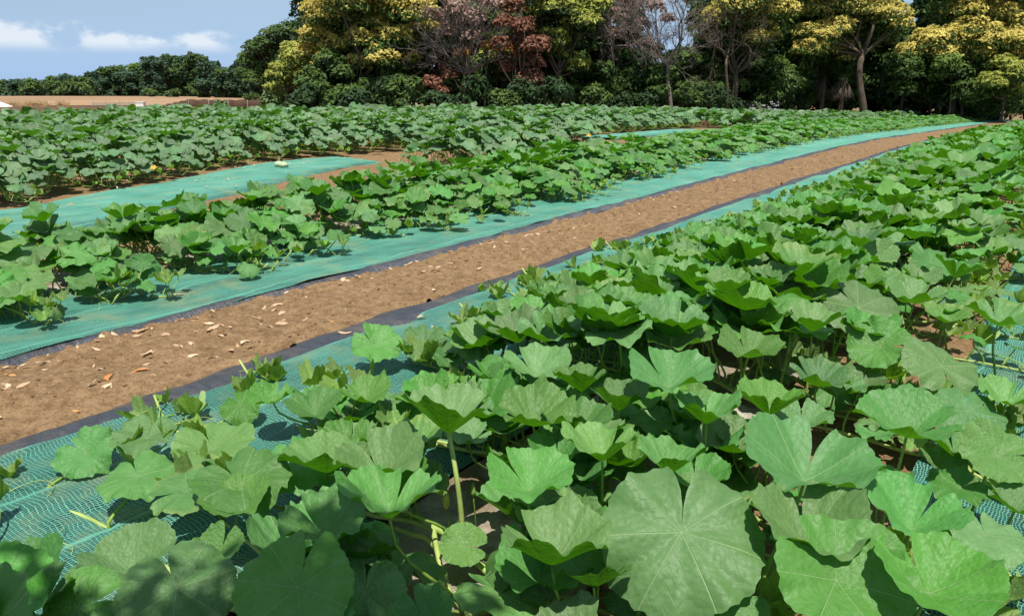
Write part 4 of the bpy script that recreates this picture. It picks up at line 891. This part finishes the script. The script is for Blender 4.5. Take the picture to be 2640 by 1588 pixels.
# the depth of the wood behind
pos = ['left part', 'middle', 'right part']; tones = ['blackish', 'dark green', 'dull dark']
for i in range(30):
    px = 790 + i * 64; gapx = px in range(1290, 1340) or px in range(1670, 1790) or px in range(2310, 2370); ds = 52 + (i * 7 % 5)
    dark(px, ds, 150 if gapx else rt.uniform(-60, 20), 46, '%s evergreen deep inside the %s of the wood' % (tones[i % 3], pos[min(2, i // 10)]), ['t_dark'], 400 + i, 285, .26, 1.6, group='evergreens deep inside the wood')
# shrubs along the foot of the wood
def bush(px, py, dist, wpx, hpx, lb, mats, seed, size=.12, name='shrub', cat='shrub', group='shrubs along the foot of the wood', dens=.9):
    r = np.random.default_rng(seed); a, f, u = ray(px, py); bx = a * dist / f; bz = float(tz(bx, dist)) - .05; o = empty(name, (bx, dist, bz)); fol = MB(); st = MB(); sc = dist / 1960; W, H = wpx * sc, hpx * sc
    for q in range(7):
        c = np.array([r.uniform(-.6, .6) * W, r.uniform(-.3, .3) * W, H * r.uniform(.3, .75)]); rad = r.uniform(.3, .5) * min(W * 1.2, H)
        cards(r, c, rad, int(150 * dens * (rad / .5) ** 2 * (.12 / size) ** 2) + 30, size, 0, fol, .85, .3, -.8, 1 if len(mats) > 1 else None); limb(st, r, (0, 0, 0), c, .03, .01, .2, 5)
    link('foliage', fol.mesh('foliage', [M[m_] for m_ in mats], False), o); link('stem', st.mesh('stem', [M['bark_dark']]), o); return tag(o, lb, cat, group)
for i in range(26):
    px = 780 + i * 74 + rt.normal(0, 12); x0 = (px - 1320) / FPX / 1.03; d0 = 33.0
    for _ in range(12): d0 = float(treeline(x0 * d0)) + .8
    bush(px, 270, d0 + rt.uniform(0, 1.2), 50, rt.uniform(60, 130), ('dark green leafy shrub', 'mid green shrub', 'dull green shrub')[i % 3] + (' at the foot of the wood, left half' if px < 1500 else ' at the foot of the wood, right half'), (['t_dark'], ['t_mid', 't_dark'], ['t_dark', 't_dark'])[i % 3], 300 + i)
bush(2040, 280, 45, 26, 34, 'bright lime shrub at the foot of the wood left of the forked trunk', ['t_light'], 341)
bush(1258, 272, 31.2, 45, 16, 'low grassy clump at the far edge of the crop in mid view', ['t_mid'], 342, .09)
bush(955 - 80, 270, 31.5, 18, 16, 'small green clump at the far crop edge near the golden corner tree', ['t_light', 't_mid'], 343, .08)
bush(572, 262, 36, 19, 36, 'lone grey green bush in front of the brown windbreak fence', ['reed', 't_mid'], 344, .10, 'bush', 'bush', None, 1.2)
bush(700, 250, 42, 30, 50, 'spiky pale reed clump at the right end of the brown fence', ['reed', 't_mid'], 345, .20, 'reed_clump', 'reeds', None, .8)
bush(652, 248, 60, 28, 20, 'low green bush between the fence end and the reed clump', ['t_mid'], 346, .14)
# hydrangea-like shrubs with flat white flower heads
for px, dist, wpx, lb, sd in ((1962, 42.5, 42, 'shrub with flat white flower heads left of the forked trunk', 1), (2355, 49, 60, 'wide shrub with flat white flower heads right of the forked trunk', 2), (2440, 50, 30, 'small shrub with white flower heads near the end of the net', 3)):
    o = bush(px, 285, dist, wpx * 1.1, 34, lb, ['t_dark'], 350 + sd, .12, 'flowering_shrub', 'flowering shrub', 'white flowering shrubs'); r = np.random.default_rng(sd); fl = MB(); W = wpx * dist / 1960
    for q in range(int(wpx * .9)):
        c = np.array([r.uniform(-1, 1) * W, -r.uniform(.2, .7), r.uniform(.45, 1.05)]); cards(r, c, .10, 9, .05, 0, fl, .25, .2, -1)
    link('flower_heads', fl.mesh('flower_heads', [M['white_fl']], False), o)
# two fan palms with hanging dry fronds
for px, dist, lb, sd in ((2165, 45.5, 'fan palm with hanging dry fronds left of the forked trunk', 1), (2115, 46.3, 'slimmer fan palm with dry fronds in the dark wood', 2)):
    r = np.random.default_rng(sd); a, f, u = ray(px, 285); bx = a * dist / f; bz = float(tz(bx, dist)); o = empty('fan_palm', (bx, dist, bz)); tk = MB(); tk.tube([[0, 0, -.1], [.05, 0, 1.2], [0, 0, 2.6]], [.16, .13, .11], 9); link('trunk', tk.mesh('trunk', [M['bark']]), o)
    for nm, mt, k0, k1, nf in (('dry_fronds', 'bark', -2.2, -1.2, 26), ('green_fronds', 't_dark', -.4, 1.2, 24)):
        fm_ = MB()
        for q in range(nf):
            az_ = r.random() * 6.28; el = r.uniform(k0, k1) * .6; d = np.array([math.cos(az_) * math.cos(el), math.sin(az_) * math.cos(el), math.sin(el)]); c = np.array([0, 0, 2.5]) + d * .75
            for g_ in range(11):
                e = d + r.normal(0, .3, 3) + (np.array([0, 0, -.9]) if nm[0] == 'd' else 0); e /= np.linalg.norm(e); sd_ = np.cross(e, [0, 0, 1]); sd_ = sd_ / (np.linalg.norm(sd_) + .01) * .018
                fm_.add(np.array([c - sd_, c + sd_, c + e * .75]), None, [(0, 1, 2)])
            fm_.tube([[0, 0, 2.45], c], .012, 4)
        link(nm, fm_.mesh(nm, [M[mt]], False), o)
    tag(o, lb, 'palm', 'fan palms in the wood')
# tree right behind the corner, and the distant tree belt at left
G2 = 'distant trees beyond the ploughed field'
tree(735, 62, [(640, 160, 30), (628, 190, 24), (660, 128, 30), (700, 96, 34), (748, 84, 36), (690, 185, 34), (655, 210, 30), (720, 225, 34), (790, 75, 34), (690, 130, 38), (730, 100, 36), (775, 92, 40), (665, 165, 26), (710, 165, 36), (760, 150, 44), (650, 195, 22), (700, 205, 30), (800, 80, 36), (790, 140, 40), (675, 115, 24)], 'large dark spreading tree behind the left corner of the wood', 'tree', G2, ['t_mid', 't_far'], .35, seed=51, size=.2, dens=.9)
tree(652, 75, [(640, 150, 22), (665, 140, 20), (630, 165, 16), (680, 155, 20), (655, 175, 18), (620, 160, 12)], 'bright green spreading tree with light gaps left of the large dark tree', 'tree', G2, ['t_light', 't_far'], .25, seed=52, size=.2)
rl = np.random.default_rng(12)
prof = [(0, 205), (60, 204), (110, 216), (150, 202), (200, 192), (235, 182), (290, 182), (330, 178), (365, 165), (400, 150), (440, 145), (490, 146), (530, 155), (555, 168), (600, 172), (650, 175), (700, 190)]
px = -30; i = 0
LB = ['dark blue green tree', 'dull green rounded tree', 'bushy evergreen tree', 'broad dark tree']
while px < 720:
    tp = np.interp(px, [a for a, b in prof], [b for a, b in prof]) + rl.normal(0, 3); tp += (-4 if i % 3 == 0 else 2 if i % 3 == 1 else -1); dist = 118 + rl.uniform(-8, 12) if px < 520 else 95 + rl.uniform(-5, 5)
    cl_ = []; y = tp + 9
    while y < 246:
        for q in (-1, 0, 1): cl_.append((px + q * 17 + rl.normal(0, 4), y + rl.normal(0, 3) + abs(q) * 5, rl.uniform(11, 17)))
        y += 15
    where = ('at the far left of the distant belt' if px < 130 else 'in the low left part of the distant belt' if px < 300 else 'in the tallest hump of the distant belt' if px < 560 else 'at the right end of the distant belt')
    tree(px, dist, cl_, LB[i % 4] + ' ' + where, 'tree', G2, (['t_far'], ['t_mid', 't_far'], ['t_far', 't_dark'], ['t_light', 't_far'] if i % 8 == 3 else ['t_mid', 't_far'])[i % 4], .25, 'bark_dark', 600 + i, .30, 1.25, .8); px += 34 + rl.uniform(-4, 6); i += 1
for px_, w_, lb in ((70, 55, 'rounded mid green tree standing before the distant belt at left'), (190, 50, 'second rounded mid green tree before the distant belt'), (385, 26, 'small yellowish bush before the distant belt'), (450, 30, 'low green bush at the far field edge'), (520, 30, 'low bush left of the lone bush, at the far field edge'), (600, 34, 'low hedge-like bush at the far field edge')):
    bush(px_, 240, 100, w_, 40 if w_ > 40 else 22, lb, ['t_mid', 't_far'], 700 + px_, .3, 'shrub', 'shrub', 'shrubs before the distant trees', 1.2)

# ------------------------------------------------------------------ fence and clutter at the far left
def gp(px, dist):
    a, f, u = ray(px, 265); return a * dist / f, dist
fpts = [gp(372, 39.5), gp(487, 41.5), gp(686, 44)]
fo = empty('windbreak_fence', (*fpts[1], float(tz(*fpts[1])))); base = Vector((*fpts[1], float(tz(*fpts[1]))))
pn = MB()
for (a, b, h0, h1) in ((fpts[0], fpts[1], .04, .46), (fpts[1], fpts[2], .46, .36)):
    t = np.linspace(0, 1, 40); xs_ = a[0] + (b[0] - a[0]) * t; ys_ = a[1] + (b[1] - a[1]) * t; zb = tz(xs_, ys_) + .02; h = (h0 + (h1 - h0) * t) + .02 * np.sin(t * 40)
    V = []
    for off in (-.02, .02): V.append(np.stack([xs_, ys_ + off, zb], 1)); V.append(np.stack([xs_, ys_ + off + .01 * np.sin(t * 60), zb + h], 1))
    V = np.concatenate(V); n = 40; i = np.arange(n - 1); Q = np.concatenate([np.stack([i, i + 1, i + n + 1, i + n], 1), np.stack([i + 2 * n, i + 3 * n, i + 3 * n + 1, i + 2 * n + 1], 1), np.stack([i + n, i + n + 1, i + 3 * n + 1, i + 3 * n], 1)]); pn.add(V - np.array(base), Q)
link('net_panel', pn.mesh('net_panel', [M['fence']]), fo)
for a, b, ts in ((fpts[0], fpts[1], (.05, .28, .62, 1.0)), (fpts[1], fpts[2], (.25, .5, .75, 1.0))):
    for t in ts:
        x, y = a[0] + (b[0] - a[0]) * t, a[1] + (b[1] - a[1]) * t; m_ = MB(); m_.tube([[x - base.x, y - .05 - base.y, float(tz(x, y)) - .2 - base.z], [x - base.x, y - .05 - base.y, float(tz(x, y)) + (.10 + .42 * t if b == fpts[1] else .48 - .08 * t) - base.z]], .02, 8); link('post', m_.mesh('post', [M['steel']]), fo)
tag(fo, 'dark brown windbreak net fence bent at a corner in the bare field', 'fence')
def single(name, mb_, mat, loc, lb, cat, group=None, smooth=True): return tag(link(name, mb_.mesh(name, mat, smooth), None, loc), lb, cat, group)
x, y = gp(362, 42); m_ = MB(); m_.box(0, 0, .16, .42, .3, .3); m_.box(0, 0, .325, .46, .34, .03); single('crate', m_, [M['white']], (x, y, float(tz(x, y))), 'white plastic crate at the low end of the brown fence', 'crate', None, False)
x, y = gp(214, 41); m_ = MB(); m_.box(0, 0, .05, .40, .3, .06); m_.box(-.15, 0, .01, .04, .3, .05); m_.box(.15, 0, .01, .04, .3, .05); single('board', m_, [M['white']], (x, y, float(tz(x, y)) + .02), 'small white board lying on the soil left of the low net', 'board', None, False)
x, y = gp(300, 42); o = empty('low_net_fence', (x, y, float(tz(x, y)))); r = np.random.default_rng(3); m_ = MB()
for q in range(60):
    u_ = -1.3 + 2.6 * q / 59; m_.tube([[u_, 0, 0], [u_ + r.normal(0, .02), 0, .30 + .05 * r.random()]], .006, 3)
for q in range(6): m_.tube([[-1.3, 0, .05 + q * .05], [0, r.normal(0, .02), .05 + q * .05 + r.normal(0, .01)], [1.3, 0, .05 + q * .05]], .006, 3)
link('net_panel', m_.mesh('net_panel', [M['bluenet']]), o)
for u_ in (-1.3, -.55, .2, 1.3): m_ = MB(); m_.tube([[u_, -.03, -.1], [u_, -.03, .5]], .014, 6); link('post', m_.mesh('post', [M['steel']]), o)
tag(o, 'low blue grey net fence on thin posts left of the white crate', 'fence')
for px, wd, lb in ((39, 14, 'dry straw heap nearest the left edge of the view'), (95, 28, 'widest heap of dry straw in the row at left'), (161, 10, 'small dry straw heap right of the wide one')):
    x, y = gp(px, 41.5); r = np.random.default_rng(px); m_ = MB(); W = wd * 41.5 / 1960
    for q in range(int(wd * 26)):
        c = np.array([r.uniform(-1, 1) * W, r.uniform(-.3, .3), 0]); e = np.array([r.normal(0, .16), r.normal(0, .1), r.uniform(.12, .42)]); sdv = np.array([.01, 0, 0]); m_.add(np.array([c - sdv, c + sdv, c + e]), None, [(0, 1, 2)])
    th = np.linspace(0, math.pi, 9)
    m_.add(np.array([[W * math.cos(a) * .95, -.2, .16 * math.sin(a) + .01] for a in th] + [[W * math.cos(a) * .9, .2, .14 * math.sin(a) + .01] for a in th]), [(i_, i_ + 1, i_ + 10, i_ + 9) for i_ in range(8)])
    single('straw_heap', m_, [M['straw']], (x, y, float(tz(x, y)) + .12), lb, 'straw heap', 'dry straw heaps beyond the crop', False)
x, y = gp(-8, 40); m_ = MB(); V = []; 
for q in np.linspace(0, math.pi, 12):
    for t in np.linspace(0, 1, 9): V.append([-1.4 + 2.1 * t, .35 * math.cos(q), (.42 * (1 - t ** 3) + .02) * math.sin(q)])
m_.add(np.array(V), [(a * 9 + b, a * 9 + b + 1, a * 9 + b + 10, a * 9 + b + 9) for a in range(11) for b in range(8)]); single('plastic_tunnel', m_, [M['white']], (x, y, float(tz(x, y)) + .12), 'end of a white plastic tunnel at the left edge of the view', 'plastic tunnel')

# unseen tree added behind the camera to shade the bottom left leaves
r = np.random.default_rng(90); tx, ty = -1.9, -2.4; o = empty('added_shade_tree', (tx, ty, 0)); fol = MB(); tk = MB(); P0 = limb(tk, r, (tx, ty, -.2), (tx + .1, ty + .1, 2.6), .13, .09, .08, 10)
for c in ((-.52, .12, 3.35, .42), (-.30, .30, 3.45, .34), (-.72, -.35, 3.4, .4), (-1.2, -.8, 3.6, .6), (-1.7, -1.4, 3.8, .8), (-2.3, -2.3, 4.1, 1.0), (-1.4, -2.3, 4.3, .9), (-2.6, -3.2, 3.7, .8), (-.95, .05, 3.25, .36), (-.15, -.1, 3.35, .3)):
    cards(r, np.array(c[:3]), c[3], int(1500 * c[3] ** 1.3), .065, 0, fol, .6, .6, -1); limb(tk, r, P0[-1], c[:3], .035, .008, .15, 6)
for nm, mt, m_ in (('crown', 't_mid', fol), ('trunk', 'bark', tk)):
    me = m_.mesh(nm, [M[mt]], nm == 'trunk'); me.transform(Matrix.Translation((-tx, -ty, 0))); link(nm, me, o)
tag(o, 'unseen leafy tree added behind the camera to shade the bottom left corner', 'tree')
